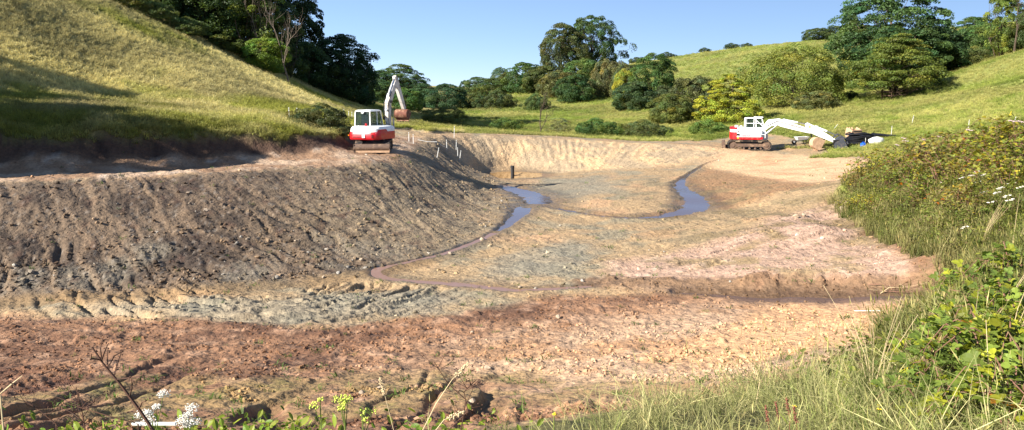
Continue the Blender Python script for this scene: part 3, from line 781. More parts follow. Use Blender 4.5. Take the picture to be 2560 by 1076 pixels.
DK = (0.030, 0.050, 0.014); MD = (0.050, 0.078, 0.016); LT = (0.085, 0.115, 0.022); OL = (0.075, 0.085, 0.022); BL = (0.035, 0.06, 0.028); YL = (0.16, 0.165, 0.018); WL = (0.10, 0.115, 0.022); BR=(0.085,0.075,0.026)
TREES = [
 # wood along the top of the left hillside
 ('wood', 330, -150, 86, 150, DK, 'woodland_tree', 'dark leafy tree at the uphill end of the hillside wood', 'tree', 'wood on the hillside'),
 ('wood2', 415, -140, 84, 170, DK, 'woodland_tree', 'dark tree with dense crown above the bramble scrub of the hillside wood', 'tree', 'wood on the hillside'),
 ('wood', 500, -130, 84, 180, DK, 'woodland_tree', 'dark wide tree in the middle of the hillside wood', 'tree', 'wood on the hillside'),
 ('wood2', 575, -110, 90, 150, DK, 'woodland_tree', 'dark tree just behind the ivy-clad stems of the hillside wood', 'tree', 'wood on the hillside'),
 ('ivy', 625, -60, 85, 150, (0.075, 0.095, 0.02), 'ivy_clad_tree', 'tall tree with many upright stems and sunlit ivy, hillside wood edge', 'tree', None),
 ('ivy', 700, 0, 90, 90, (0.045, 0.06, 0.02), 'ivy_clad_tree', 'darker upright tree behind the leafless dead tree of the hillside wood', 'tree', None),
 ('shrub3', 664, 96, 82, 100, (0.085, 0.12, 0.018), 'sunlit_bush', 'bright green sunlit bush beside the foot of the dead tree', 'bush', None),
 ('shrub2', 560, 120, 83, 110, (0.05, 0.065, 0.016), 'wood_edge_bush', 'dark bush under the ivy-clad tree at the hillside wood edge', 'bush', 'wood edge scrub'),
 ('shrub', 760, 108, 100, 100, DK, 'woodland_tree', 'low dark tree between the dead tree and the rounded dark tree', 'tree', 'wood on the hillside'),
 ('wood', 850, 92, 106, 150, (0.02, 0.038, 0.014), 'rounded_dark_tree', 'rounded near-black tree at the downhill end of the hillside wood', 'tree', None),
 ('shrub', 800, 120, 103, 120, (0.02, 0.036, 0.012), 'rounded_dark_bush', 'near-black bush filling in before the rounded dark tree', 'bush', None),
 ('shrub', 900, 150, 112, 80, (0.024, 0.042, 0.014), 'rounded_dark_bush', 'small dark bush at the foot of the rounded dark tree', 'bush', None),
 ('low', 300, 8, 76, 130, (0.09, 0.1, 0.03), 'bramble_scrub', 'pale bramble scrub highest up the hillside wood edge', 'bush', 'wood edge scrub'),
 ('low', 380, 48, 77, 120, (0.085, 0.1, 0.03), 'bramble_scrub', 'pale bramble scrub below the dense dark tree of the wood', 'bush', 'wood edge scrub'),
 ('low', 465, 82, 78, 110, (0.07, 0.085, 0.025), 'bramble_scrub', 'pale bramble scrub beside the dark bush of the wood edge', 'bush', 'wood edge scrub'),
 # far end of the valley
 ('oak2', 950, 178, 180, 85, (0.03, 0.055, 0.02), 'valley_tree', 'dark tree of the valley clump next to the hillside wood', 'tree', 'valley clump behind the raised boom'),
 ('oak2', 998, 163, 185, 110, (0.045, 0.07, 0.02), 'valley_tree', 'tallest round-topped tree of the valley clump', 'tree', 'valley clump behind the raised boom'),
 ('oak2', 1034, 193, 182, 72, (0.03, 0.055, 0.022), 'valley_tree', 'dark tree leaning out of the valley clump', 'tree', 'valley clump behind the raised boom'),
 ('wood', 918, 196, 165, 80, (0.035, 0.055, 0.022), 'valley_tree', 'small dark tree tucked behind the hillside wood', 'tree', 'valley clump behind the raised boom'),
 ('shrub3', 968, 205, 160, 80, (0.04, 0.065, 0.02), 'valley_bush', 'green bush at the foot of the tallest valley tree', 'bush', None),
 ('shrub3', 1014, 222, 150, 80, (0.05, 0.085, 0.02), 'valley_bush', 'bright green bush behind the excavator arm', 'bush', None),
 ('wood2', 1060, 213, 168, 76, (0.035, 0.062, 0.024), 'valley_tree', 'round dark tree beside the valley clump', 'tree', 'valley clump behind the raised boom'),
 ('shrub', 1114, 211, 160, 96, (0.03, 0.055, 0.024), 'valley_bush', 'broad round dark green bush at the head of the valley field', 'bush', None),
 ('low', 1060, 258, 165, 46, (0.05, 0.085, 0.02), 'valley_bush', 'small bright bush below the round dark tree', 'bush', None),
 ('shrub3', 1163, 202, 290, 26, (0.05, 0.075, 0.045), 'far_tree', 'tiny pale tree on the far skyline at the valley gap', 'tree', None),
 ('shrub', 1192, 193, 260, 60, (0.06, 0.09, 0.04), 'far_tree', 'hazy pale green tree on the hedgerow skyline by the valley gap', 'tree', None),
 ('shrub2', 1178, 218, 190, 60, (0.06, 0.078, 0.022), 'hedgerow_bush', 'olive bush next to the broad round dark bush', 'bush', 'hedgerow up the far hill'),
 ('shrub', 1232, 196, 200, 74, (0.05, 0.07, 0.02), 'hedgerow_bush', 'green hedgerow bush above the small field thorn', 'bush', 'hedgerow up the far hill'),
 ('shrub3', 1250, 170, 270, 40, (0.06, 0.09, 0.05), 'far_tree', 'pale grey-green tree rising over the hedgerow', 'tree', None),
 ('shrub', 1275, 180, 215, 56, (0.06, 0.07, 0.022), 'hedgerow_bush', 'brownish hedgerow bush beside the pale grey-green tree', 'bush', 'hedgerow up the far hill'),
 ('shrub', 1312, 158, 195, 100, (0.038, 0.066, 0.02), 'hedgerow_tree', 'dark green hedgerow tree left standing before the big skyline tree', 'tree', None),
 ('low', 1200, 238, 160, 62, (0.04, 0.055, 0.018), 'field_thorn', 'low dark thorn bush on the field slope below the hedgerow', 'bush', None),
 ('low', 1244, 228, 158, 80, (0.045, 0.055, 0.018), 'field_thorn', 'wider dark thorn bush casting shadow on the field slope', 'bush', None),
 # big tree on the skyline and the thicket below it
 ('oak', 1480, 44, 212, 150, (0.032, 0.052, 0.014), 'skyline_tree', 'large domed tree on the skyline with sky showing through its limbs', 'tree', None),
 ('oak2', 1405, 62, 205, 110, (0.048, 0.056, 0.018), 'skyline_tree', 'brownish broad tree leaning against the large domed skyline tree', 'tree', None),
 ('shrub', 1360, 165, 190, 90, (0.05, 0.062, 0.018), 'thicket_bush', 'olive thicket bush under the brownish skyline tree', 'bush', 'thicket below the big tree'),
 ('shrub2', 1400, 178, 172, 100, (0.068, 0.072, 0.024), 'thicket_bush', 'brown-green thicket bush above the leafless field tree', 'bush', 'thicket below the big tree'),
 ('shrub3', 1462, 150, 176, 96, (0.055, 0.082, 0.02), 'thicket_bush', 'green pointed thicket bush under the domed skyline tree', 'bush', 'thicket below the big tree'),
 ('shrub', 1440, 188, 160, 90, (0.032, 0.058, 0.018), 'thicket_bush', 'dark green thicket bush with deep shade at its foot', 'bush', 'thicket below the big tree'),
 ('shrub2', 1522, 150, 165, 88, (0.078, 0.078, 0.03), 'thicket_bush', 'pale brown-green thicket bush next to the dark green one', 'bush', 'thicket below the big tree'),
 ('shrub', 1562, 160, 160, 60, (0.06, 0.07, 0.026), 'thicket_bush', 'dull green thicket bush beside the yellow-leaved one', 'bush', 'thicket below the big tree'),
 ('shrub3', 1560, 176, 150, 50, (0.16, 0.16, 0.02), 'thicket_bush', 'yellow-leaved thicket bush beside the ivy-covered tree', 'bush', None),
 ('wood', 1636, 138, 140, 110, (0.038, 0.066, 0.016), 'ivy_covered_tree', 'dark green ivy-covered tree at the end of the thicket', 'tree', None),
 ('shrub', 1590, 205, 136, 100, (0.036, 0.058, 0.022), 'thicket_bush', 'spreading dark bush shading the grass below the ivy-covered tree', 'bush', None),
 ('shrub', 1660, 215, 134, 70, (0.04, 0.052, 0.02), 'thicket_bush', 'dark bush against the foot of the ivy-covered tree', 'bush', None),
 ('low', 1340, 236, 150, 60, (0.05, 0.07, 0.02), 'field_thorn', 'small rounded bush behind the leafless field tree', 'bush', None),
 # right of the dam
 ('shrub', 1680, 236, 106, 100, (0.068, 0.08, 0.02), 'orchard_bush', 'olive bush left of the grey-green bush by the golden tree', 'bush', None),
 ('shrub2', 1740, 192, 112, 120, (0.055, 0.062, 0.022), 'orchard_bush', 'grey-green spreading bush behind the golden tree', 'bush', None),
 ('golden', 1822, 186, 99, 150, YL, 'golden_tree', 'golden yellow-leaved tree behind the parked white excavator', 'tree', None),
 ('willow', 2000, 116, 112, 236, WL, 'round_willow', 'large round yellow-green willow on the field edge', 'tree', None),
 ('shrub2', 2040, 228, 104, 100, (0.085, 0.09, 0.03), 'orchard_bush', 'pale bush at the foot of the round willow', 'bush', None),
 ('low', 2128, 228, 112, 36, (0.045, 0.06, 0.018), 'orchard_bush', 'tiny bush between the round willow and the fenced tree', 'bush', None),
 ('oak2', 2236, -34, 128, 250, (0.036, 0.062, 0.018), 'tall_sycamore', 'tall dark sycamore towering behind the fenced tree', 'tree', None),
 ('oak', 2250, 60, 124, 250, (0.034, 0.06, 0.018), 'broad_dark_tree', 'broad dark lower crown beneath the tall sycamore', 'tree', None),
 ('layered', 2250, 88, 106, 212, (0.062, 0.076, 0.013), 'fenced_tree', 'layered bronze-green tree standing inside a wooden rail guard', 'tree', None),
 ('shrub', 2388, 88, 126, 100, (0.036, 0.05, 0.016), 'hedge_bush', 'dark hedge bush next to the tall sycamore', 'bush', 'hedge up the right field'),
 ('shrub', 2440, 44, 150, 110, (0.04, 0.068, 0.018), 'hedge_bush', 'dark leafy bush behind the hedge up the right field', 'bush', 'hedge up the right field'),
 ('shrub3', 2470, 60, 124, 90, (0.055, 0.085, 0.02), 'hedge_bush', 'green hedge bush between the dark bush and the tall ivy stems', 'bush', 'hedge up the right field'),
 ('ivy', 2520, -30, 118, 80, (0.08, 0.10, 0.018), 'ivy_hedge_tree', 'ivy-wrapped upright tree at the top of the hedge', 'tree', None),
 ('shrub', 2580, 20, 116, 90, (0.04, 0.055, 0.016), 'hedge_bush', 'dark hedge bush uphill of the ivy-wrapped tree', 'bush', 'hedge up the right field'),
 ('low', 2440, 118, 122, 90, (0.08, 0.09, 0.025), 'hedge_bush', 'pale low hedge bush under the dark hedge bushes', 'bush', 'hedge up the right field'),
 ('shrub2', 2050, 76, 236, 80, (0.045, 0.062, 0.022), 'crest_hedge', 'lower bush of the hedge on the crest of the far field', 'bush', 'hedge on the crest'),
 ('shrub2', 2110, 70, 232, 90, (0.045, 0.065, 0.022), 'crest_hedge', 'middle bush of the hedge on the crest of the far field', 'bush', 'hedge on the crest'),
 ('shrub2', 2160, 66, 230, 80, (0.045, 0.065, 0.022), 'crest_hedge', 'bush of the crest hedge that meets the tall sycamore', 'bush', 'hedge on the crest'),
 # dots on the crest
 ('low', 1590, 144, 236, 36, (0.04, 0.055, 0.022), 'crest_bush', 'small bush on the crest next to the large domed tree', 'bush', 'bushes dotted along the crest'),
 ('low', 1668, 133, 234, 40, (0.04, 0.055, 0.022), 'crest_bush', 'small bush on the crest above the ivy-covered tree', 'bush', 'bushes dotted along the crest'),
 ('low', 1762, 125, 234, 28, (0.04, 0.055, 0.022), 'crest_bush', 'small lone bush on the bare crest of the far field', 'bush', 'bushes dotted along the crest'),
 ('low', 1828, 120, 233, 36, (0.04, 0.055, 0.022), 'crest_bush', 'small lone bush on the bare crest of the far field', 'bush', 'bushes dotted along the crest'),
 ('low', 1868, 115, 233, 26, (0.04, 0.055, 0.022), 'crest_bush', 'small lone bush on the bare crest of the far field', 'bush', 'bushes dotted along the crest'),
 # bushes just behind the dam
 ('willow', 1108, 268, 100, 112, (0.10, 0.105, 0.026), 'willow_bush', 'olive willow bush behind the dam by the excavator bucket', 'bush', None),
 ('low', 1262, 306, 96, 80, (0.06, 0.085, 0.018), 'dam_bush', 'small dark green bush right behind the dam', 'bush', None),
 ('thin', 1398, 296, 94, 62, (0.10, 0.10, 0.04), 'dam_bush', 'thin pale twiggy bush beside the leafless field tree', 'bush', None),
 ('low', 1492, 298, 91, 112, (0.05, 0.08, 0.018), 'dam_bush', 'wide dark green bush behind the middle of the dam', 'bush', None),
 ('low', 1610, 330, 91, 120, (0.07, 0.08, 0.024), 'dam_bush', 'low olive scrub behind the dam below the olive bush', 'bush', None),
 ('low', 1770, 322, 92, 90, (0.085, 0.12, 0.024), 'dam_bush', 'low green weeds between the golden tree and the red soil', 'bush', None),
 ('low', 800, 262, 51.5, 140, (0.055, 0.06, 0.02), 'bank_bramble', 'rounded bramble bush on the cut bank beside the red excavator', 'bush', None),
 ('low', 850, 312, 50.6, 70, (0.05, 0.055, 0.02), 'bank_bramble', 'small bramble hanging over the cut bank end', 'bush', None),
]
for t in TREES: place_tree(*t)
# trees further up the hill and beyond the edge of the picture that throw the shade on the hillside
for i, (x, y, h, w) in enumerate([(-47, 92, 15, 11), (-40, 100, 15, 11), (-34, 104, 13, 10), (-52, 84, 15, 12), (-58, 76, 14, 12), (-38, 112, 13, 10), (-30, 118, 12, 10), (-47, 78, 14, 10),
        (-45, 30, 12, 9), (-50, 21, 13, 10), (-37, 28, 11, 8), (-33.5, 33, 11, 8), (-41, 33, 12, 8), (-43, 38.5, 10, 7), (-47, 41, 11, 8)]):
    cm, tm, H, Wd = PROTO['wood' if i % 2 else 'wood2']
    e = empty('woodland_tree', (x, y, hz(x, y)), i * 1.3); e.scale = (w / Wd, w / Wd, h / H)
    for nm, me in (('crown', cm), ('trunk', tm)):
        o = bpy.data.objects.new(nm, me); COL.objects.link(o); o.parent = e; o.color = (*DK, 1)
    tag(e, 'dark tree deep inside the hillside wood' if i < 8 else 'dark tree whose shadow falls across the lower hillside', 'tree', 'wood further up the hillside' if i < 8 else 'trees shading the hillside')
# leafless trees
def bare(me, px, top, d, name, label, rz=0.0, wide=1.0, tint=(1, 1, 1)):
    q = P(px, top, d); gz = hz(q[0], d); e = empty(name, (q[0], d, gz), rz)
    h = q[2] - gz; H = max(v.co.z for v in me.vertices); e.scale = (h / H * wide, h / H * wide, h / H)
    o = bpy.data.objects.new('branches', me); COL.objects.link(o); o.parent = e
    tag(e, label, 'tree'); return e
bare(BARE[0], 716, 0, 81, 'dead_tree', 'leafless grey dead tree at the hillside wood edge', 2.2, 0.8)
bare(BARE[0], 640, -70, 82.5, 'dead_tree', 'bare pale stems rising among the sunlit ivy', 0.6, 0.6)
bare(BARE[1], 1352, 222, 93, 'leafless_tree', 'slender leafless tree standing behind the dam', 0.3, 0.8)
bare(BARE[1], 2548, -10, 115, 'leafless_tree', 'bare branched tree among the hedge by the ivy-wrapped tree', 1.3, 0.9)
# wooden rail guard round the fenced tree
WOOD = simple_mat('weathered_wood', (92, 72, 54), 0.9, var=0.35, scale=8)
def box(c, s, rot=None):
    V = [np.array([(i & 1) * 2 - 1, ((i >> 1) & 1) * 2 - 1, ((i >> 2) & 1) * 2 - 1]) * np.array(s) / 2 for i in range(8)]
    if rot is not None: V = [np.array(rot @ Vector(v)) for v in V]
    return [v + np.array(c) for v in V], [(0, 2, 3, 1), (4, 5, 7, 6), (0, 1, 5, 4), (2, 6, 7, 3), (0, 4, 6, 2), (1, 3, 7, 5)]
q = P(2236, 240, 105.5); gx, gy = q[0], 105.5
e = empty('tree_guard', (gx, gy, hz(gx, gy)), 0.25)
for sx in (-1, 0, 1):
    for sy in (-1, 1):
        x, y = sx * 1.05, sy * 0.9
        wx = gx + x * math.cos(.25) - y * math.sin(.25); wy = gy + x * math.sin(.25) + y * math.cos(.25)
        MB().add(*box((x, y, hz(wx, wy) - hz(gx, gy) + 0.45), (0.13, 0.13, 1.5))).obj('post', [WOOD], e)
for z in (0.35, 0.72):
    for sy in (-1, 1): MB().add(*box((0, sy * 0.98, z), (2.3, 0.05, 0.12), Matrix.Rotation(-0.07, 3, 'Y'))).obj('rail', [WOOD], e)
    for sx in (-1, 1): MB().add(*box((sx * 1.14, 0, z + 0.07 * sx), (0.05, 1.8, 0.12))).obj('rail', [WOOD], e)
tag(e, 'square wooden rail guard around the bronze-green tree', 'fence')

# ---------------------------------------------------------------- excavators
WHITE = simple_mat('white_paint', (236, 236, 232), 0.35, var=0.06, scale=3, dirt=(176, 150, 120), dirt_amt=0.22, spec=0.5)
WHITED = simple_mat('muddy_white_paint', (214, 208, 198), 0.5, var=0.12, scale=4, dirt=(110, 92, 74), dirt_amt=0.45, dirt_scale=2.2)
RED = simple_mat('red_paint', (196, 24, 34), 0.35, var=0.1, scale=3, dirt=(150, 100, 80), dirt_amt=0.2, spec=0.5)
PGREY = simple_mat('silver_paint', (176, 178, 182), 0.4, var=0.08, scale=3)
DGREY = simple_mat('dark_grey_paint', (62, 64, 70), 0.5, var=0.2, scale=4, dirt=(120, 104, 88), dirt_amt=0.25)
RUBBER = simple_mat('black_rubber', (36, 34, 33), 0.75, var=0.3, scale=8, dirt=(150, 126, 102), dirt_amt=0.42)
STEEL = simple_mat('muddy_steel', (96, 76, 62), 0.7, var=0.3, scale=5, dirt=(150, 122, 96), dirt_amt=0.35)  # mud on steel; base darkened to carry the dozer blade's shade
RUST = simple_mat('rusty_bucket_steel', (104, 62, 46), 0.8, var=0.35, scale=5, dirt=(176, 144, 112), dirt_amt=0.4)
TANST = simple_mat('dusty_tan_steel', (186, 152, 120), 0.85, var=0.2, scale=5, dirt=(150, 116, 88), dirt_amt=0.3)
CHROME = simple_mat('bright_rod', (210, 214, 220), 0.15, metal=1.0, var=0.03)
BLACKP = simple_mat('black_plastic', (22, 23, 26), 0.4, var=0.2, scale=6)
SEATM = simple_mat('seat_fabric', (48, 52, 60), 0.9)
YEL = simple_mat('yellow_decal', (236, 200, 40), 0.5, var=0.05)
ORG = simple_mat('orange_lens', (236, 150, 40), 0.3, var=0.05)
REDL = simple_mat('red_lens', (206, 40, 44), 0.3, var=0.05)
def glass_mat():
    m, t, b, out = new_mat('cab_glass')
    b.inputs['Base Color'].default_value = (0.05, 0.07, 0.07, 1); b.inputs['Roughness'].default_value = 0.03
    tr = t.nodes.new('ShaderNodeBsdfTransparent'); tr.inputs[0].default_value = (0.72, 0.78, 0.76, 1)
    ms = t.nodes.new('ShaderNodeMixShader'); ms.inputs[0].default_value = 0.22
    t.links.new(tr.outputs[0], ms.inputs[1]); t.links.new(b.outputs[0], ms.inputs[2]); t.links.new(ms.outputs[0], out.inputs[0])
    return m
GLASS = glass_mat()

def prism_x(poly, x0, x1):
    """polygon in (y, z) extruded along x"""
    k = len(poly)
    V = [np.array((x0, a, b)) for a, b in poly] + [np.array((x1, a, b)) for a, b in poly]
    return V, [tuple(range(k))[::-1], tuple(range(k, 2 * k))] + [(i, (i + 1) % k, k + (i + 1) % k, k + i) for i in range(k)]
def loft(rings):
    """stack of closed rings with equal point counts"""
    k = len(rings[0]); V = [np.array(p) for r in rings for p in r]; Fc = []
    for j in range(len(rings) - 1):
        for i in range(k): Fc.append((j * k + i, j * k + (i + 1) % k, (j + 1) * k + (i + 1) % k, (j + 1) * k + i))
    Fc.append(tuple(range(k))[::-1]); Fc.append(tuple((len(rings) - 1) * k + i for i in range(k)))
    return V, Fc
def rod(a, b, r, sides=10): return tube([a, b], [r, r], sides)
def bev(o, w=0.02, seg=2, smooth_a=40):
    m = o.modifiers.new('bevel', 'BEVEL'); m.width = w; m.segments = seg; m.limit_method = 'ANGLE'; m.angle_limit = math.radians(35)
    return o
def part(name, mat, parent, *shapes, bevel=0.0, sm=True):
    mb = MB()
    for s in shapes: mb.add(*s)
    bm_fix = mb.obj(name, [mat], parent, sm)
    bm = bmesh.new(); bm.from_mesh(bm_fix.data); bmesh.ops.recalc_face_normals(bm, faces=bm.faces); bm.to_mesh(bm_fix.data); bm.free()
    if sm:
        bm_fix.data.set_sharp_from_angle(angle=math.radians(32))
    if bevel: bev(bm_fix, bevel)
    return bm_fix
def lettering(text, mat, parent, size, loc, rot, name='lettering'):
    cu = bpy.data.curves.new('lettering', 'FONT'); cu.body = text; cu.size = size; cu.extrude = 0.003; cu.align_x = 'CENTER'; cu.resolution_u = 2
    tmp = bpy.data.objects.new('lettering', cu); COL.objects.link(tmp); bpy.context.view_layer.update()
    me = bpy.data.meshes.new_from_object(tmp.evaluated_get(bpy.context.evaluated_depsgraph_get()))
    bpy.data.objects.remove(tmp); me.materials.clear(); me.materials.append(mat)
    o = bpy.data.objects.new(name, me); COL.objects.link(o); o.parent = parent; o.location = loc; o.rotation_euler = rot
    return o

def track_unit(root, x, L, Ht, W):
    """rubber track loop with lugs, sprocket, idler and rollers, centred on x"""
    r = Ht / 2; n = 14
    loop = [(-L / 2 + r + r * math.cos(a), r + r * math.sin(a)) for a in np.linspace(math.pi / 2, 3 * math.pi / 2, n)] + [(L / 2 - r + r * math.cos(a), r + r * math.sin(a)) for a in np.linspace(-math.pi / 2, math.pi / 2, n)]
    inner = [(-L / 2 + r + (r - .06) * math.cos(a), r + (r - .06) * math.sin(a)) for a in np.linspace(math.pi / 2, 3 * math.pi / 2, n)] + [(L / 2 - r + (r - .06) * math.cos(a), r + (r - .06) * math.sin(a)) for a in np.linspace(-math.pi / 2, math.pi / 2, n)]
    k = len(loop); V = []
    for (a, b), (c, d) in zip(loop, inner):
        V += [np.array((x - W / 2, a, b)), np.array((x + W / 2, a, b)), np.array((x + W / 2, c, d)), np.array((x - W / 2, c, d))]
    Fc = []
    for i in range(k):
        j = (i + 1) % k
        for s in range(4): Fc.append((i * 4 + s, i * 4 + (s + 1) % 4, j * 4 + (s + 1) % 4, j * 4 + s))
    t = part('track', RUBBER, root, (V, Fc))
    lugs = MB()
    per = [np.array(p) for p in loop] + [np.array(loop[0])]
    seg = [np.linalg.norm(per[i + 1] - per[i]) for i in range(k)]; tot = sum(seg); nl = int(tot / 0.16)
    for q in range(nl):
        s = q / nl * tot; i = 0
        while s > seg[i]: s -= seg[i]; i += 1
        p = per[i] + (per[i + 1] - per[i]) * s / seg[i]; tn = (per[i + 1] - per[i]) / seg[i]; ang = math.atan2(tn[1], tn[0])
        lugs.add(*box((x, p[0], p[1]), (W * 0.96, 0.06, 0.05), Matrix.Rotation(ang, 3, 'X')))
    lugs.obj('track_lugs', [RUBBER], t)
    s_ = 1 if x > 0 else -1
    part('sprocket', STEEL, t, rod((x - W * .3, -L / 2 + r, r), (x + W * .3, -L / 2 + r, r), r * 0.78, 16), rod((x, -L / 2 + r, r), (x + s_ * W * .42, -L / 2 + r, r), r * 0.4, 12))
    part('idler', STEEL, t, rod((x - W * .3, L / 2 - r, r), (x + W * .3, L / 2 - r, r), r * 0.78, 16), rod((x, L / 2 - r, r), (x + s_ * W * .42, L / 2 - r, r), r * 0.3, 12))
    part('track_frame', STEEL, t, box((x, 0, r * 1.02), (W * 0.62, L - 2.1 * r, r * 0.62)))
    for y in np.linspace(-L / 2 + 2.1 * r, L / 2 - 2.1 * r, 5):
        part('roller', STEEL, t, rod((x - W * .36, y, 0.15), (x + W * .36, y, 0.15), 0.095, 10))

def dozer_blade(root, W, y, h, th=0.10):
    prof = []
    for k in range(7):
        a = k / 6; prof.append((y - 0.13 * math.sin(math.pi * a) + 0.04, 0.06 + h * a))
    poly = prof + [(p[0] + th, p[1]) for p in prof[::-1]]
    b = part('dozer_blade', STEEL, root, prism_x(poly, -W / 2, W / 2))
    part('cutting_edge', TANST, b, box((0, y + 0.0, 0.06), (W, 0.03, 0.14)))
    part('top_rib', STEEL, b, box((0, y + 0.11, h + 0.03), (W, 0.14, 0.07)))
    for sx in (-1, 1):
        part('end_plate', STEEL, b, box((sx * (W / 2 + 0.01), y + 0.08, 0.06 + h / 2), (0.03, 0.3, h)))
        part('blade_arm', DGREY, b, rod((sx * 0.42, y + 0.12, 0.28), (sx * 0.38, y + 1.0, 0.42), 0.07, 8))

def rounded_plan(xl, xr, yb, yf, rr, rf, z, n=9, bulge=0.0):
    pts = []
    for (cx, cy, a0, r) in ((xr - rf, yf - rf, 0, rf), (xl + rf, yf - rf, 90, rf), (xl + rr, yb + rr, 180, rr), (xr - rr, yb + rr, 270, rr)):
        for k in range(n + 1):
            a = math.radians(a0 + 90 * k / n); pts.append((cx + r * math.cos(a), cy + r * math.sin(a), z))
    if bulge:
        pts = [(x, y - bulge * max(0.0, 1 - (2 * (x - (xl + xr) / 2) / (xr - xl)) ** 2) if y < yb + rr else y, zz) for x, y, zz in pts]
    return pts

def pane(name, quad, parent, th=0.012):
    q = [np.array(p, float) for p in quad]; nrm = np.cross(q[1] - q[0], q[3] - q[0]); nrm /= np.linalg.norm(nrm)
    return part(name, GLASS, parent, (q + [p + nrm * th for p in q], [(3, 2, 1, 0), (4, 5, 6, 7)] + [(i, (i + 1) % 4, 4 + (i + 1) % 4, 4 + i) for i in range(4)]))
def bar(a, b, w=0.07):
    a = np.array(a, float); b = np.array(b, float); d = b - a; L = np.linalg.norm(d)
    q = Vector(d).to_track_quat('Z', 'Y').to_matrix()
    return box((a + b) / 2, (w, w, L), q)

def make_cab(root, x0, x1, y0, y1, z0, z1, zf, mat, guard=False):
    """x0..x1, y0..y1 plan; z0 floor, zf sill, z1 roof"""
    yt0, yt1 = y0 + 0.05, y1 - 0.22                    # roof a little shorter than the floor
    cab = part('cab', mat, root, prism_x([(y0, z0), (y1, z0), (y1 + 0.02, zf - 0.15), (y0, zf)], x0, x1), bevel=0.03)
    B = {k: v for k, v in dict(a=(x0, y0), b=(x1, y0), c=(x1, y1), d=(x0, y1)).items()}
    T = dict(a=(x0 + .03, yt0), b=(x1 - .03, yt0), c=(x1 - .03, yt1), d=(x0 + .03, yt1))
    for k in 'abcd': part('cab_pillar', mat, cab, bar((*B[k], zf - 0.05), (*T[k], z1 - .04), 0.075))
    ym = (y0 + y1) / 2 + 0.1
    for x in (x0 + .01, x1 - .01): part('cab_pillar', mat, cab, bar((x, ym, zf - .05), (x, ym - 0.03, z1 - .04), 0.06))
    part('cab_roof', mat, cab, loft([rounded_plan(x0 - .01, x1 + .01, yt0 - .04, yt1 + .05, .1, .1, z1 - .07), rounded_plan(x0 - .01, x1 + .01, yt0 - .04, yt1 + .05, .1, .1, z1 - .02), rounded_plan(x0 + .06, x1 - .06, yt0 + .05, yt1 - .04, .1, .1, z1 + .03)]), sm=False)
    e = 0.035
    pane('window', [(x0 + .05, y0 - .005, zf), (x1 - .05, y0 - .005, zf), (x1 - .07, yt0 - .005, z1 - .09), (x0 + .07, yt0 - .005, z1 - .09)], cab)
    pane('window', [(x0 + .05, y1, zf - .1), (x1 - .05, y1, zf - .1), (x1 - .07, yt1, z1 - .09), (x0 + .07, yt1, z1 - .09)], cab)
    for x, nx in ((x0, -.02), (x1, .02)):
        pane('window', [(x + nx * .3, y0 + .06, zf), (x + nx * .3, ym - .05, zf), (x + nx * .3, ym - .06, z1 - .09), (x + nx * .3, yt0 + .06, z1 - .09)], cab)
        pane('window', [(x + nx * .3, ym + .05, zf - .05), (x + nx * .3, y1 - .05, zf - .1), (x + nx * .3, yt1 - .06, z1 - .09), (x + nx * .3, ym + .02, z1 - .09)], cab)
    # black rubber window surround on the rear
    for (p, q) in (((x0 + .05, zf), (x1 - .05, zf)), ((x0 + .07, z1 - .09), (x1 - .07, z1 - .09)), ((x0 + .05, zf), (x0 + .07, z1 - .09)), ((x1 - .05, zf), (x1 - .07, z1 - .09))):
        ya = y0 - .012 if p[1] == zf else yt0 - .012; yb = y0 - .012 if q[1] == zf else yt0 - .012
        part('window_seal', BLACKP, cab, bar((p[0], ya, p[1]), (q[0], yb, q[1]), 0.035))
    xc = (x0 + x1) / 2; yc = y0 + 0.55
    part('seat', SEATM, cab, box((xc, yc, zf + .02), (.5, .5, .14)), box((xc, yc - .24, zf + .38), (.48, .12, .62)), box((xc, yc - .26, zf + .78), (.28, .09, .2)), bevel=0.02)
    for sx in (-1, 1): part('control_lever', BLACKP, cab, rod((xc + sx * .3, yc + .35, zf - .1), (xc + sx * .3, yc + .38, zf + .3), 0.025, 6))
    return cab

def beam(path, width, heights, x, mat, name, parent, bevel=0.015):
    """box beam along a (y, z) path with a depth at each point"""
    pth = [np.array(p, float) for p in path]; top, bot = [], []
    for i, p in enumerate(pth):
        t = pth[min(i + 1, len(pth) - 1)] - pth[max(i - 1, 0)]; t /= np.linalg.norm(t); nn = np.array([-t[1], t[0]])
        top.append(tuple(p + nn * heights[i] / 2)); bot.append(tuple(p - nn * heights[i] / 2))
    return part(name, mat, parent, prism_strip(top, bot, x - width / 2, x + width / 2), bevel=bevel)
def prism_strip(top, bot, x0, x1):
    V = []; Fc = []
    for (a, b) in zip(top, bot): V += [np.array((x0, *a)), np.array((x1, *a)), np.array((x1, *b)), np.array((x0, *b))]
    for i in range(len(top) - 1):
        o = i * 4
        for s in range(4): Fc.append((o + s, o + (s + 1) % 4, o + 4 + (s + 1) % 4, o + 4 + s))
    Fc += [(3, 2, 1, 0), tuple(len(V) - 4 + k for k in range(4))]
    return V, Fc
def ram(root, a, b, x, r=0.06, split=0.6, mat=None):
    """hydraulic cylinder from a to b in (y, z)"""
    a3 = np.array((x, *a)); b3 = np.array((x, *b)); m = a3 + (b3 - a3) * split
    c = part('hydraulic_cylinder', mat or WHITE, root, rod(a3, m, r, 10), rod(a3 - np.array((r * 1.3, 0, 0)), a3 + np.array((r * 1.3, 0, 0)), r * 0.9, 8))
    part('piston_rod', CHROME, c, rod(m, b3, r * 0.55, 8)); return c
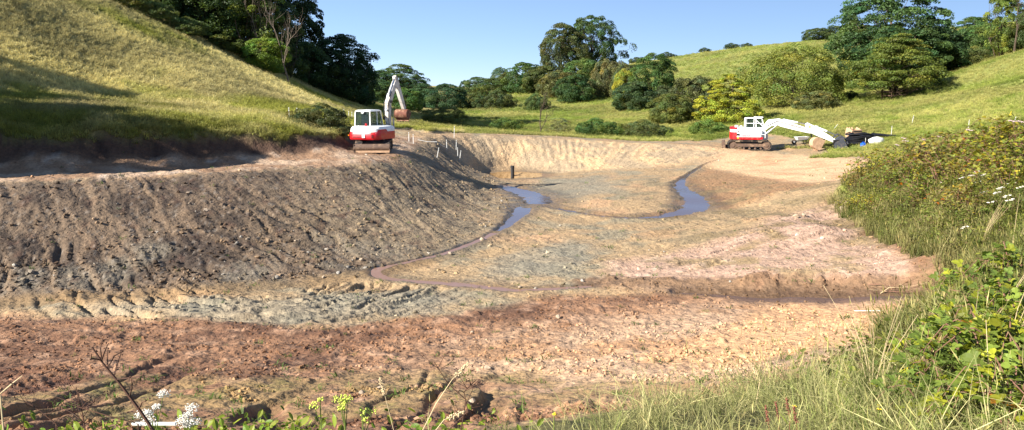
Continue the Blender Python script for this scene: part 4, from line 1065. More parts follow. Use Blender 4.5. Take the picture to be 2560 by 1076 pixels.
def bucket(root, y, z, W, R, ang, mat, x=0.0, teeth=True, edge=True, name='bucket'):
    """curved digging bucket hung from (y, z); ang turns it in its plane"""
    ca, sa = math.cos(ang), math.sin(ang)
    def tr(p): return (y + ca * p[0] - sa * p[1], z + sa * p[0] + ca * p[1])
    outer = [(-0.10, 0.12), (-0.45, 0.02)] + [(-0.28 + 0.62 * math.cos(a), -0.55 + 0.62 * math.sin(a)) for a in np.linspace(2.2, 5.0, 9)] + [(0.45, -1.0)]
    outer = [(p[0] * R, p[1] * R) for p in outer]; th = 0.035
    V = []; Fc = []; k = len(outer)
    for (a, b) in outer:
        c = np.array((-0.15 * R, -0.5 * R)); d = c - np.array((a, b)); d /= np.linalg.norm(d); i_ = (a + d[0] * th, b + d[1] * th)
        o_ = tr((a, b)); n_ = tr(i_)
        V += [np.array((x - W / 2, *o_)), np.array((x + W / 2, *o_)), np.array((x + W / 2, *n_)), np.array((x - W / 2, *n_))]
    for i in range(k - 1):
        for s in range(4): Fc.append((i * 4 + s, i * 4 + (s + 1) % 4, i * 4 + 4 + (s + 1) % 4, i * 4 + 4 + s))
    Fc += [(3, 2, 1, 0), tuple(len(V) - 4 + q for q in range(4))]
    b_ = part(name, mat, root, (V, Fc))
    side = [tr(p) for p in outer] + [tr((0.30 * R, -0.35 * R)), tr((0.18 * R, 0.1 * R))]
    for sx in (-1, 1): part('side_plate', mat, b_, prism_x(side, x + sx * W / 2 - 0.015, x + sx * W / 2 + 0.015))
    if edge: part('cutting_edge', mat, b_, bar((x - W / 2, *tr((0.47 * R, -1.0 * R))), (x + W / 2, *tr((0.47 * R, -1.0 * R))), 0.07))
    if teeth:
        for q in np.linspace(-W / 2 + .06, W / 2 - .06, 5): part('tooth', STEEL, b_, bar((x + q, *tr((0.45 * R, -1.0 * R))), (x + q, *tr((0.68 * R, -1.04 * R))), 0.06))
    for sx in (-.12, .12): part('bucket_ear', mat, b_, prism_x([tr((-0.30 * R, 0.05)), tr((0.02 * R, 0.0)), tr((0.05, 0.22)), tr((-0.25, 0.24))], x + sx - .02, x + sx + .02))
    return b_

# ---- red and white excavator working on the bench (seen from behind, boom raised)
def digger_a():
    q = P(936, 366, 49.6); gx, gy = q[0], q[1]
    root = empty('excavator', (gx, gy, hz(gx, gy) + 0.02), math.radians(-21))
    for s in (-1, 1): track_unit(root, s * 0.86, 2.85, 0.66, 0.45)
    part('car_body', DGREY, root, box((0, 0, 0.45), (1.3, 1.2, 0.3)))
    dozer_blade(root, 2.2, -1.95, 0.46)
    part('turntable', DGREY, root, rod((0, 0, 0.58), (0, 0, 0.80), 0.62, 20))
    a = (-1.08, 1.08, -1.42, 0.85)
    low = part('lower_bodywork', RED, root, loft([rounded_plan(*a, .42, .1, .76, bulge=.10), rounded_plan(a[0] - .02, a[1] + .02, a[2] - .05, a[3], .46, .1, .86, bulge=.13), rounded_plan(a[0] - .02, a[1] + .02, a[2] - .05, a[3], .46, .1, 1.12, bulge=.13), rounded_plan(*a, .46, .1, 1.24, bulge=.12)]))
    top = part('engine_cover', WHITE, root, loft([rounded_plan(a[0] + .01, a[1] - .01, a[2] + .005, a[3], .46, .1, 1.243, bulge=.12), rounded_plan(a[0] + .02, a[1] - .02, a[2] + .03, a[3], .46, .1, 1.44, bulge=.11), rounded_plan(a[0] + .08, a[1] - .08, a[2] + .13, a[3] - .02, .46, .1, 1.56, bulge=.08), rounded_plan(a[0] + .25, a[1] - .25, a[2] + .34, a[3] - .1, .4, .1, 1.60, bulge=.04)]))
    part('red_flank', RED, top, loft([rounded_plan(a[0] + .9, a[1] + .004, a[2] - .004, a[3] - 1.0, .46, .02, 1.244, bulge=.0), rounded_plan(a[0] + 1.1, a[1] - .012, a[2] + .022, a[3] - 1.15, .46, .02, 1.40, bulge=.0)]))
    part('vent_grille', BLACKP, low, *[box((0.62, -1.535, z), (0.36, 0.03, 0.03)) for z in (0.90, .96, 1.02, 1.08)])
    part('reflector', ORG, low, box((-1.02, -1.40, 1.02), (0.10, 0.06, 0.07), Matrix.Rotation(-.7, 3, 'Z')))
    part('registration_plate', WHITE, low, box((0.16, -1.60, 0.99), (0.2, 0.03, 0.2)))
    part('bumper_groove', DGREY, low, box((-0.25, -1.592, 0.93), (0.9, 0.02, 0.025)))
    part('lock', BLACKP, top, box((-0.6, -1.44, 1.4), (0.10, 0.03, 0.03))); part('lock', BLACKP, top, box((0.08, -1.47, 1.38), (0.12, 0.03, 0.03)))
    lettering('TB290', WHITE, low, 0.11, (0.80, -1.44, 1.10), (math.pi / 2, 0, math.radians(22)))
    cab = make_cab(root, -1.0, 0.08, -0.62, 0.98, 0.86, 2.56, 1.62, WHITE)
    part('work_lamp', WHITE, cab, box((-0.42, -0.66, 2.44), (0.16, 0.10, 0.12), Matrix.Rotation(.3, 3, 'Y')))
    part('beacon', REDL, top, rod((0.02, -1.0, 1.58), (0.02, -1.0, 1.76), 0.07, 10))
    part('wiper', BLACKP, cab, bar((-.75, -.66, 1.62), (-.62, -.66, 1.74), 0.03))
    part('mirror', BLACKP, cab, box((0.22, 0.95, 2.05), (0.16, 0.05, 0.24)))
    # boom
    xb = 0.52
    part('swing_bracket', DGREY, root, prism_x([(0.75, .82), (1.3, .9), (1.3, 1.35), (.85, 1.5)], xb - .2, xb + .2), bevel=0.02)
    bm1 = beam([(1.05, 1.2), (0.95, 2.1), (0.98, 3.0), (1.2, 3.38)], 0.26, [.26, .40, .46, .30], xb, WHITED, 'boom', root)
    beam([(1.12, 3.1), (1.5, 3.75), (1.95, 4.35), (2.1, 4.5)], 0.25, [.34, .40, .32, .2], xb, WHITED, 'boom_section', bm1)
    part('boom_pin', DGREY, bm1, rod((xb - .2, 1.12, 3.1), (xb + .2, 1.12, 3.1), 0.09, 10))
    ram(bm1, (1.30, 1.15), (1.26, 2.55), xb - 0.20, .06, .62, WHITED); ram(bm1, (1.30, 1.15), (1.26, 2.55), xb + 0.20, .06, .62, WHITED)
    ram(bm1, (0.72, 2.55), (1.0, 3.55), xb, .065, .55, PGREY)
    ram(bm1, (1.05, 3.55), (1.95, 4.72), xb, .065, .55, PGREY)
    part('hydraulic_hose', BLACKP, bm1, tube([(xb + .16, .82, 1.5), (xb + .17, .7, 2.3), (xb + .17, .72, 3.0), (xb + .16, 1.2, 3.75)], [.022] * 4, 6), tube([(xb - .16, .82, 1.5), (xb - .17, .7, 2.3), (xb - .17, .72, 3.0), (xb - .16, 1.2, 3.75)], [.022] * 4, 6))
    arm = beam([(1.9, 4.75), (2.08, 4.4), (2.9, 3.0), (3.15, 2.5)], 0.22, [.2, .42, .30, .18], xb, WHITED, 'dipper_arm', root)
    ram(arm, (2.25, 4.62), (3.05, 3.15), xb, .055, .6, STEEL)
    part('bucket_link', STEEL, arm, bar((xb - .1, 3.05, 2.95), (xb - .1, 3.35, 2.75), .06), bar((xb + .1, 3.05, 2.95), (xb + .1, 3.35, 2.75), .06), bar((xb, 3.35, 2.75), (xb, 3.3, 2.45), .09))
    part('quick_hitch', RUST, arm, prism_x([(2.95, 2.5), (3.45, 2.5), (3.4, 2.3), (3.0, 2.3)], xb - .17, xb + .17))
    bucket(arm, 3.2, 2.32, .9, 0.5, math.radians(-50), RUST, xb)
    root.scale = (.9, .9, .9)
    for o in root.children:
        if o.name.split('.')[0] in ('track', 'dozer_blade', 'car_body'): o.rotation_euler = (0, 0, math.radians(25))
    tag(root, 'red and white excavator with boom raised, working on the bench by the cut bank', 'excavator')
    return root
digger_a()

# ---- white excavator parked on the works platform, boom stretched out
def digger_b():
    q = P(1872, 374, 74.0); gx, gy = q[0], q[1]
    root = empty('excavator', (gx, gy, hz(gx, gy) + 0.01), math.radians(-103))
    for s in (-1, 1): track_unit(root, s * 0.98, 3.72, 0.86, 0.5)
    part('car_body', DGREY, root, box((0, 0, .6), (1.5, 1.5, .36)))
    dozer_blade(root, 2.5, -2.30, 0.66, .1)
    part('turntable', DGREY, root, rod((0, 0, .78), (0, 0, 1.0), .75, 20))
    a = (-1.22, 1.22, -1.62, 1.15)
    low = part('lower_bodywork', RED, root, loft([rounded_plan(*a, .5, .1, .97, bulge=.1), rounded_plan(*a, .5, .1, 1.17, bulge=.1)]))
    mid = part('engine_cover', WHITE, root, loft([rounded_plan(a[0], a[1], a[2], 0.95, .5, .1, 1.173, bulge=.1), rounded_plan(a[0], a[1], a[2], 0.95, .5, .1, 1.85, bulge=.1), rounded_plan(a[0] + .1, a[1] - .1, a[2] + .12, .80, .5, .1, 2.0, bulge=.06)]))
    part('counterweight', RED, root, loft([rounded_plan(-1.235, 1.235, -1.65, -1.12, .5, .02, z, bulge=.1) for z in (1.0, 1.62)]))
    part('counterweight_cap', RED, root, loft([rounded_plan(-1.23, 1.23, -1.64, -1.2, .5, .02, z, bulge=.1) for z in (1.87, 2.05)]))
    part('silver_panel', PGREY, mid, prism_x([(-1.0, 1.19), (.92, 1.19), (.92, 1.45), (0.1, 1.5), (-1.0, 1.42)], 1.215, 1.232))
    for y, w in ((-1.0, .14), (-.78, .08)): part('vent', BLACKP, mid, box((1.225, y, 1.66), (.02, w, .1)))
    part('vent', BLACKP, mid, box((1.24, -1.02, 1.40), (.03, .26, .16)))
    part('decal', YEL, low, box((1.235, -1.02, 1.10), (.015, .16, .1)))
    lettering('TAKEUCHI', RED, mid, 0.16, (1.237, -0.35, 1.24), (math.pi / 2, 0, math.pi / 2))
    part('air_cleaner', WHITE, mid, rod((.55, -1.15, 1.95), (.55, -1.15, 2.22), .16, 12)); part('exhaust_pipe', WHITE, mid, rod((.2, -.75, 1.95), (.2, -.75, 2.18), .11, 10))
    cab = make_cab(root, -1.2, -0.18, -0.35, 1.25, 1.17, 2.86, 1.95, WHITE)
    # tubular guard round the cab
    for x in (-1.24, -0.10):
        for y in (-.42, .35): part('guard_tube', WHITE, cab, bar((x, y, 1.9), (x, y, 2.84), .05))
        part('guard_tube', WHITE, cab, bar((x, -.42, 2.84), (x, 1.0, 2.84), .05)); part('guard_tube', WHITE, cab, bar((x, -.42, 2.38), (x, 1.1, 2.38), .045)); part('guard_tube', WHITE, cab, bar((x, .35, 2.84), (x, 1.3, 1.95), .05))
    part('roof_guard', WHITE, cab, box((-.69, .75, 2.93), (1.1, .75, .06)))
    part('handrail', WHITE, root, bar((1.14, .98, 1.2), (1.14, .98, 1.95), .045), bar((1.14, 1.28, 1.1), (1.14, 1.28, 1.75), .045), bar((1.14, .98, 1.95), (1.14, 1.28, 1.75), .045), bar((1.14, .98, 1.45), (1.14, 1.28, 1.40), .04))
    part('tool_box', DGREY, root, box((.85, 1.28, 1.22), (.62, .5, .42)), bevel=.02)
    part('step', DGREY, root, box((1.1, 1.2, .98), (.3, .5, .05)))
    # boom, pointing forward
    xb = 0.15
    part('boom_bracket', WHITE, root, prism_x([(.7, 1.2), (1.35, 1.25), (1.3, 1.9), (.8, 2.05)], xb - .28, xb + .28), bevel=.02)
    bm1 = beam([(1.05, 1.75), (1.7, 2.45), (2.4, 2.52), (3.6, 2.15), (4.9, 1.78), (5.2, 1.66)], .42, [.34, .62, .66, .56, .42, .3], xb, WHITE, 'boom', root, .02)
    ram(bm1, (1.15, 1.25), (2.35, 2.3), xb + .32, .085, .6, PGREY); ram(bm1, (1.15, 1.25), (2.35, 2.3), xb - .32, .085, .6, PGREY)
    ram(bm1, (2.9, 2.72), (4.95, 2.32), xb, .085, .55, WHITE)
    part('ram_bracket', WHITE, bm1, prism_x([(2.7, 2.5), (3.1, 2.4), (2.95, 2.82), (2.8, 2.82)], xb - .12, xb + .12))
    for dx in (.23, -.23): part('hydraulic_hose', DGREY, bm1, tube([(xb + dx, 1.5, 2.2), (xb + dx, 2.3, 2.62), (xb + dx, 3.4, 2.30), (xb + dx, 4.4, 2.02), (xb + dx, 5.0, 1.75)], [.03] * 5, 6))
    lettering('TAKEUCHI', RED, bm1, 0.17, (xb + .216, 3.75, 2.02), (math.pi / 2, math.radians(15.5), math.pi / 2))
    arm = beam([(4.75, 2.42), (5.1, 1.98), (5.9, 1.55), (7.1, .92), (7.35, .8)], .36, [.26, .72, .60, .34, .24], xb, WHITE, 'dipper_arm', root, .02)
    part('decal', YEL, arm, box((xb + .185, 5.05, 2.12), (.012, .16, .16)))
    ram(arm, (5.6, 2.12), (7.25, 1.42), xb, .085, .55, WHITE)
    part('ram_bracket', WHITE, arm, prism_x([(5.4, 1.95), (5.8, 1.75), (5.75, 2.2), (5.5, 2.24)], xb - .1, xb + .1))
    part('hydraulic_hose', BLACKP, arm, tube([(xb + .1, 5.2, 1.5), (xb + .12, 5.35, 1.0), (xb + .12, 5.8, .78), (xb + .1, 6.3, 1.05)], [.045] * 4, 7), tube([(xb - .1, 5.2, 1.5), (xb - .12, 5.4, .9), (xb - .12, 5.9, .7), (xb - .1, 6.4, 1.0)], [.045] * 4, 7))
    part('bucket_link', DGREY, arm, bar((xb - .15, 7.0, 1.15), (xb - .15, 7.4, 1.5), .09), bar((xb + .15, 7.0, 1.15), (xb + .15, 7.4, 1.5), .09), bar((xb, 7.35, 1.5), (xb, 8.0, 1.15), .13), bar((xb, 8.0, 1.15), (xb, 8.35, .55), .12))
    part('quick_hitch', DGREY, arm, prism_x([(7.1, .95), (7.5, 1.3), (8.0, 1.15), (7.7, .55), (7.3, .5)], xb - .3, xb + .3), bevel=.02)
    bk = bucket(arm, 7.75, .95, 1.15, 0.82, math.radians(12), DGREY, xb, teeth=False)
    root.scale = (.97, .97, .94)
    tag(root, 'white excavator with red trim parked on the platform, boom stretched out to the ground', 'excavator')
    return root
digger_b()

# ---------------------------------------------------------------- posts, materials on the platform, pool pipe
POSTW = simple_mat('white_plastic_post', (214, 212, 204), 0.6, var=0.15, scale=6, dirt=(160, 140, 115), dirt_amt=.2)
def fence_post(px, pyb, pyt, d, label, group, lean=0.0, w=0.04, on_ground=True):
    a = P(px, pyb, d); gz = hz(a[0], d); h = max(0.55, (pyb - pyt) / FPX * d)
    e = empty('fence_post', (a[0], d, gz - 0.02)); e.rotation_euler = (0, lean, 0)
    part('stake', POSTW, e, box((0, 0, h / 2 - 0.1), (w, w * 0.6, h + 0.2)))
    part('wire_clip', BLACKP, e, box((0, -w * .4, h - 0.10), (w * 1.3, 0.02, 0.025)))
    tag(e, label, 'post', group); return e
GB = 'white posts on the hillside foot'
fence_post(724, 323, 286, 52, 'white post standing alone at the edge of the hillside grass', GB)
fence_post(744, 320, 282, 53, 'white post half sunk in the grass by the bank bramble', GB)
for i, (x, b, t, d) in enumerate([(820, 290, 272, 56), (834, 291, 273, 58), (850, 293, 275, 60), (860, 294, 276, 62), (872, 295, 276, 63), (880, 296, 275, 64), (886, 297, 277, 66), (815, 289, 272, 55)]):
    fence_post(x, b, t, d, 'white post in the row behind the bank bramble', 'row of white posts behind the bramble')
dam = [(1022, 344, 320, 58, .0, 'white post on the dam shoulder nearest the excavator tracks'), (1033, 352, 328, 57, .0, 'white post just below the dam shoulder post'), (1092, 378, 352, 56, .2, 'leaning white post holding the slack rope'),
       (1135, 344, 315, 67, .04, 'tall white post on the crest of the dam'), (1140, 356, 330, 64, .03, 'white post below the tall crest post on the dam'), (1117, 366, 340, 62, -.03, 'white post partway up the dam corner'),
       (1144, 382, 354, 62, .0, 'white post midway down the dam corner'), (1149, 402, 378, 61.5, .14, 'lowest white post leaning near the pool')]
for x, b, t, d, ln, lab in dam: fence_post(x, b, t, d, lab, 'white posts on the dam corner', ln)
for x, b, t, d, ln, lab in [(2227, 352, 322, 74, .02, 'white post behind the heap of black pipe'), (2278, 330, 308, 78, .16, 'white post leaning in the grass beyond the pipe heap'), (2532, 318, 292, 66, .22, 'white post leaning above the bramble mound'),
        (2085, 322, 308, 84, .7, 'fallen white post tilted in the grass behind the excavator arm'), (2030, 318, 302, 84, .02, 'white post upright in the grass behind the excavator boom'), (2420, 330, 309, 70, .05, 'white post seen over the top of the mound')]:
    fence_post(x, b, t, d, lab, 'white posts on the right field', ln)
# slack rope
a = P(1045, 350, 56); b = P(1092, 355, 56); c = P(1120, 372, 57.5)
a[2] = max(a[2], hz(a[0], a[1]) + .1); c[2] = max(c[2], hz(c[0], c[1]) + .05)
rp = part('rope', POSTW, None, tube([a, (a + b) / 2 - np.array((0, 0, .06)), b, (b + c) / 2 - np.array((0, 0, .04)), c], [.018] * 5, 5))
tag(rp, 'slack white rope strung from the leaning post across the dam corner', 'rope')

# pipe standing in the pool
q = G(1281, 443); ph = (443 - 410) / FPX * q[1]
e = empty('outlet_pipe', (q[0], q[1], POOL_Z - 0.1))
DARKW = simple_mat('tarred_pipe', (44, 42, 42), 0.8, var=0.4, scale=8, bump=.3)
part('pipe', DARKW, e, tube([(0, 0, 0), (0.01, 0, .5), (0, 0, ph + .05)], [.125, .122, .118], 14))
part('pipe_collar', DARKW, e, rod((0, 0, ph - .1), (0, 0, ph + .06), .135, 14))
part('snagged_branch', BARK, e, tube([(.1, 0, .28), (.4, -.05, .34), (.75, -.1, .5)], [.05, .04, .02], 6), tube([(.4, -.05, .34), (.65, -.2, .3)], [.03, .015], 5))
tag(e, 'black upright outlet pipe standing in the silty pool', 'pipe')

# --- platform clutter
def at(px, py, d): p = P(px, py, d); return p[0], d, hz(p[0], d)
# wheelbarrow
x, y, z = at(2004, 354, 77)
e = empty('wheelbarrow', (x, y, z), math.radians(8)); e.scale = (1.15, 1.15, 1.1)
GALV = simple_mat('galvanised_tray', (200, 200, 198), 0.45, var=0.1, scale=5)
bt, tp = [(-.38, -.2, .34), (.3, -.2, .34), (.3, .2, .34), (-.38, .2, .34)], [(-.52, -.33, .62), (.5, -.33, .62), (.5, .33, .62), (-.52, .33, .62)]
part('tray', GALV, e, (
    [np.array(p) for p in bt + tp + [(p[0] * .96, p[1] * .94, p[2]) for p in tp] + [(p[0] * .96, p[1] * .94, p[2] + .03) for p in bt]],
    [(0, 3, 2, 1)] + [(i, (i + 1) % 4, 4 + (i + 1) % 4, 4 + i) for i in range(4)] + [(4 + i, 4 + (i + 1) % 4, 8 + (i + 1) % 4, 8 + i) for i in range(4)] + [(8 + i, 8 + (i + 1) % 4, 12 + (i + 1) % 4, 12 + i) for i in range(4)] + [(12, 13, 14, 15)]))
w_ = part('wheel', RUBBER, e, rod((-.62, -.045, .2), (-.62, .045, .2), .2, 16)); part('hub', GALV, w_, rod((-.62, -.06, .2), (-.62, .06, .2), .07, 10))
for s in (-1, 1):
    part('handle', BLACKP, e, tube([(-.62, s * .07, .2), (-.2, s * .2, .32), (.4, s * .26, .4), (.95, s * .28, .58)], [.025] * 4, 6))
    part('leg', BLACKP, e, tube([(.25, s * .24, .36), (.32, s * .24, .0), (.18, s * .24, .36)], [.022] * 3, 6))
tag(e, 'wheelbarrow with pale tray standing behind the excavator boom', 'wheelbarrow')
# spare buckets lying about
def loose_bucket(px, py, d, rz, ang, W, R, mat, label, lift=0.0):
    x, y, z = at(px, py, d); e = empty('digging_bucket', (x, y, z + lift), rz)
    b_ = bucket(e, 0, R * 0.95, W, R, ang, mat, 0.0, teeth=False, name='bucket_shell')
    tag(e, label, 'bucket', 'spare buckets on the grass'); return e
loose_bucket(2043, 368, 71.6, math.radians(100), math.radians(195), .55, .8, TANST, 'narrow dirt-caked bucket standing in front of the excavator arm', -.55)
loose_bucket(2127, 357, 74.5, math.radians(190), math.radians(60), .9, .8, TANST, 'wide tan bucket with open mouth behind the coiled pipe', .5)
# black tub
x, y, z = at(2094, 369, 72.2); e = empty('black_tub', (x, y, z), 0.2)
part('tub_wall', BLACKP, e, loft([[(r * math.cos(a), r * math.sin(a), zz) for a in np.linspace(0, 2 * math.pi, 17)[:-1]] for r, zz in ((.36, 0), (.46, .75), (.43, .75), (.34, .05))]))
part('rim', BLACKP, e, tube([(0.455 * math.cos(a), .455 * math.sin(a), .75) for a in np.linspace(0, 2 * math.pi, 17)], [.025] * 17, 6))
tag(e, 'black open tub standing against the excavator bucket', 'tub')
# white sacks
def sack(px, py, d, s, label, seed, rz=0.):
    r = np.random.default_rng(seed); x, y, z = at(px, py, d); V = []; n1, n2 = 9, 14
    bm = bmesh.new(); bmesh.ops.create_icosphere(bm, subdivisions=3, radius=1.0)
    for v in bm.verts:
        p = np.array(v.co); k = 1 + .16 * perlin(np.array([p[0] * 1.7 + seed]), np.array([p[1] * 1.7 + p[2] * 2]), seed)[0] + .07 * perlin(np.array([p[0] * 5]), np.array([p[1] * 5 + p[2] * 6]), seed)[0]
        v.co = Vector((p[0] * k * s[0], p[1] * k * s[1], max(-.75, p[2]) * k * s[2]))
    me = bpy.data.meshes.new('sack_cloth'); bm.to_mesh(me); bm.free(); me.materials.append(POSTW)
    for p_ in me.polygons: p_.use_smooth = True
    e = empty('sack', (x, y, z + s[2] * .72), rz); o = bpy.data.objects.new('sack_cloth', me); COL.objects.link(o); o.parent = e
    part('tied_neck', POSTW, e, tube([(s[0] * .75, 0, -.1), (s[0] * 1.05, 0, -.3), (s[0] * 1.3, .05, -.42)], [.16, .07, .12], 8))
    tag(e, label, 'sack'); return e
sack(2190, 368, 71.5, (.68, .42, .36), 'large white sack leaning on the coil of black pipe', 3, .1)
sack(2102, 366, 73, (.28, .25, .3), 'small white sack beside the black tub', 5, .6)
# coil of black pipe
x, y, z = at(2150, 369, 73); e = empty('pipe_coil', (x, y, z), .15)
PIPE = simple_mat('black_pipe', (28, 28, 32), 0.35, var=0.2, scale=5)
rr_ = np.random.default_rng(8)
for k in range(14):
    R0 = 1.2 - .05 * (k % 4) - .012 * k; zz = .12 + .095 * (k // 1) * .75; ofs = rr_.normal(size=2) * .10; tl = rr_.normal() * .06
    part('pipe_turn', PIPE, e, tube([(ofs[0] + R0 * math.cos(a) * 1.1, ofs[1] + R0 * .85 * math.sin(a), zz * (1 - .25 * abs(math.cos(a))) + tl * math.cos(a)) for a in np.linspace(0, 2 * math.pi * .97, 26)], [.06] * 26, 8))
part('coil_tie', POSTW, e, tube([(-.2, -1.05, .05), (-.2, -1.12, .4), (-.15, -1.0, .75)], [.015] * 3, 5))
tag(e, 'loose coil of black plastic pipe heaped on the grass', 'pipe')
x, y, z = at(2222, 366, 74); e = empty('pipe_length', (x, y, z))
part('pipe_body', PIPE, e, tube([(-1.5, .1, .35), (-.2, 0, .22), (1.3, -.25, .14)], [.13] * 3, 10)); part('pipe_end', simple_mat('pink_cap', (206, 150, 150), .6), e, rod((1.28, -.25, .142), (1.38, -.27, .138), .135, 10))
tag(e, 'straight length of black pipe lying past the white sack', 'pipe')
# blue can
x, y, z = at(2157, 374, 71.2); e = empty('blue_can', (x, y, z), .2); BLUE = simple_mat('blue_plastic', (30, 96, 214), .4, var=.1)
part('can_body', BLUE, e, loft([rounded_plan(-.19, .19, -.15, .15, .06, .06, zz) for zz in (0, .3)] + [rounded_plan(-.12, .12, -.1, .1, .05, .05, .37)]))
part('can_handle', BLUE, e, tube([(-.08, 0, .36), (-.08, 0, .45), (.08, 0, .45), (.08, 0, .36)], [.025] * 4, 6)); part('cap', BLACKP, e, rod((.12, 0, .34), (.14, 0, .42), .04, 8))
tag(e, 'small blue plastic can in front of the pipe coil', 'can')
# planks
PLK = simple_mat('sawn_timber', (176, 140, 96), .8, var=.25, scale=7)
for i, (px, py, d, L, rz, tl) in enumerate([(2118, 366, 72.6, 1.9, .7, .28), (2126, 362, 73.4, 2.0, .62, .34), (2112, 369, 72.0, 1.6, .9, .18)]):
    x, y, z = at(px, py, d); o = part('plank', PLK, None, box((0, 0, 0), (L, .12, .04))); o.location = (x, y, z + L / 2 * math.sin(tl) + .05); o.rotation_euler = (0, -tl, rz)
    tag(o, ['sawn plank propped on the excavator bucket side of the coil', 'sawn plank propped highest over the pipe coil', 'sawn plank lying lowest beside the black tub'][i], 'plank', 'planks by the pipe coil')

# ---------------------------------------------------------------- scattered stuff: stones, clods, grass
def tint_mat(name, rough=0.7, trans=0.0, noise=0.0):
    m, t, b, out = new_mat(name)
    at = t.nodes.new('ShaderNodeAttribute'); at.attribute_type = 'INSTANCER'; at.attribute_name = 'tint'
    vc = t.nodes.new('ShaderNodeAttribute'); vc.attribute_name = 'Col'
    mx = t.nodes.new('ShaderNodeVectorMath'); mx.operation = 'MULTIPLY'
    t.links.new(at.outputs['Color'], mx.inputs[0]); t.links.new(vc.outputs['Color'], mx.inputs[1])
    col = mx.outputs[0]
    if noise:
        tc = t.nodes.new('ShaderNodeTexCoord'); nn = t.nodes.new('ShaderNodeTexNoise'); nn.inputs['Scale'].default_value = noise; nn.inputs['Detail'].default_value = 5
        t.links.new(tc.outputs['Object'], nn.inputs['Vector'])
        mr = t.nodes.new('ShaderNodeMapRange'); mr.inputs['To Min'].default_value = .6; mr.inputs['To Max'].default_value = 1.4; t.links.new(nn.outputs['Fac'], mr.inputs[0])
        s2 = t.nodes.new('ShaderNodeVectorMath'); s2.operation = 'SCALE'; t.links.new(col, s2.inputs[0]); t.links.new(mr.outputs[0], s2.inputs['Scale']); col = s2.outputs[0]
    t.links.new(col, b.inputs['Base Color']); b.inputs['Roughness'].default_value = rough; b.inputs['Specular IOR Level'].default_value = .25
    if trans:
        tr = t.nodes.new('ShaderNodeBsdfTranslucent'); t.links.new(col, tr.inputs['Color'])
        ms = t.nodes.new('ShaderNodeMixShader'); ms.inputs[0].default_value = trans
        t.links.new(b.outputs[0], ms.inputs[1]); t.links.new(tr.outputs[0], ms.inputs[2]); t.links.new(ms.outputs[0], out.inputs[0])
    return m
GRASSM = tint_mat('grass_blades', .6, .35)
STONEM = tint_mat('stone_and_clod', .9, 0, 6)
LEAFI = tint_mat('weed_leaves', .5, .35)

def scatter(name, protos, pos, rot, scl, tint):
    """instances of the prototypes at points (geometry nodes)"""
    N = len(pos); me = bpy.data.meshes.new(name); me.vertices.add(N); me.vertices.foreach_set('co', np.asarray(pos, np.float32).ravel())
    a = me.attributes.new('rot', 'FLOAT_VECTOR', 'POINT'); a.data.foreach_set('vector', np.asarray(rot, np.float32).ravel())
    a = me.attributes.new('scl', 'FLOAT_VECTOR', 'POINT'); s = np.asarray(scl, np.float32); s = np.repeat(s[:, None], 3, 1) if s.ndim == 1 else s; a.data.foreach_set('vector', s.ravel())
    a = me.attributes.new('tint', 'FLOAT_COLOR', 'POINT'); c = np.ones((N, 4), np.float32); c[:, :3] = tint; a.data.foreach_set('color', c.ravel())
    a = me.attributes.new('pick', 'INT', 'POINT'); a.data.foreach_set('value', rng.integers(0, len(protos), N).astype(np.int32))
    o = bpy.data.objects.new(name, me); COL.objects.link(o)
    g = bpy.data.node_groups.new(name, 'GeometryNodeTree')
    g.interface.new_socket('Geometry', in_out='INPUT', socket_type='NodeSocketGeometry'); g.interface.new_socket('Geometry', in_out='OUTPUT', socket_type='NodeSocketGeometry')
    gi = g.nodes.new('NodeGroupInput'); go = g.nodes.new('NodeGroupOutput')
    mp = g.nodes.new('GeometryNodeMeshToPoints'); ip = g.nodes.new('GeometryNodeInstanceOnPoints'); jn = g.nodes.new('GeometryNodeGeometryToInstance')
    g.links.new(gi.outputs[0], mp.inputs[0]); g.links.new(mp.outputs[0], ip.inputs['Points']); g.links.new(jn.outputs[0], ip.inputs['Instance']); g.links.new(ip.outputs[0], go.inputs[0])
    for p in protos[::-1]:
        oi = g.nodes.new('GeometryNodeObjectInfo'); oi.inputs['Object'].default_value = p; g.links.new(oi.outputs['Geometry'], jn.inputs[0])
    ip.inputs['Pick Instance'].default_value = True
    for nm, ty, sk in (('rot', 'FLOAT_VECTOR', 'Rotation'), ('scl', 'FLOAT_VECTOR', 'Scale'), ('pick', 'INT', 'Instance Index')):
        na_ = g.nodes.new('GeometryNodeInputNamedAttribute'); na_.data_type = ty; na_.inputs[0].default_value = nm
        g.links.new(na_.outputs[0], ip.inputs[sk])
    m = o.modifiers.new('scatter', 'NODES'); m.node_group = g
    tag(o, kind='stuff'); return o

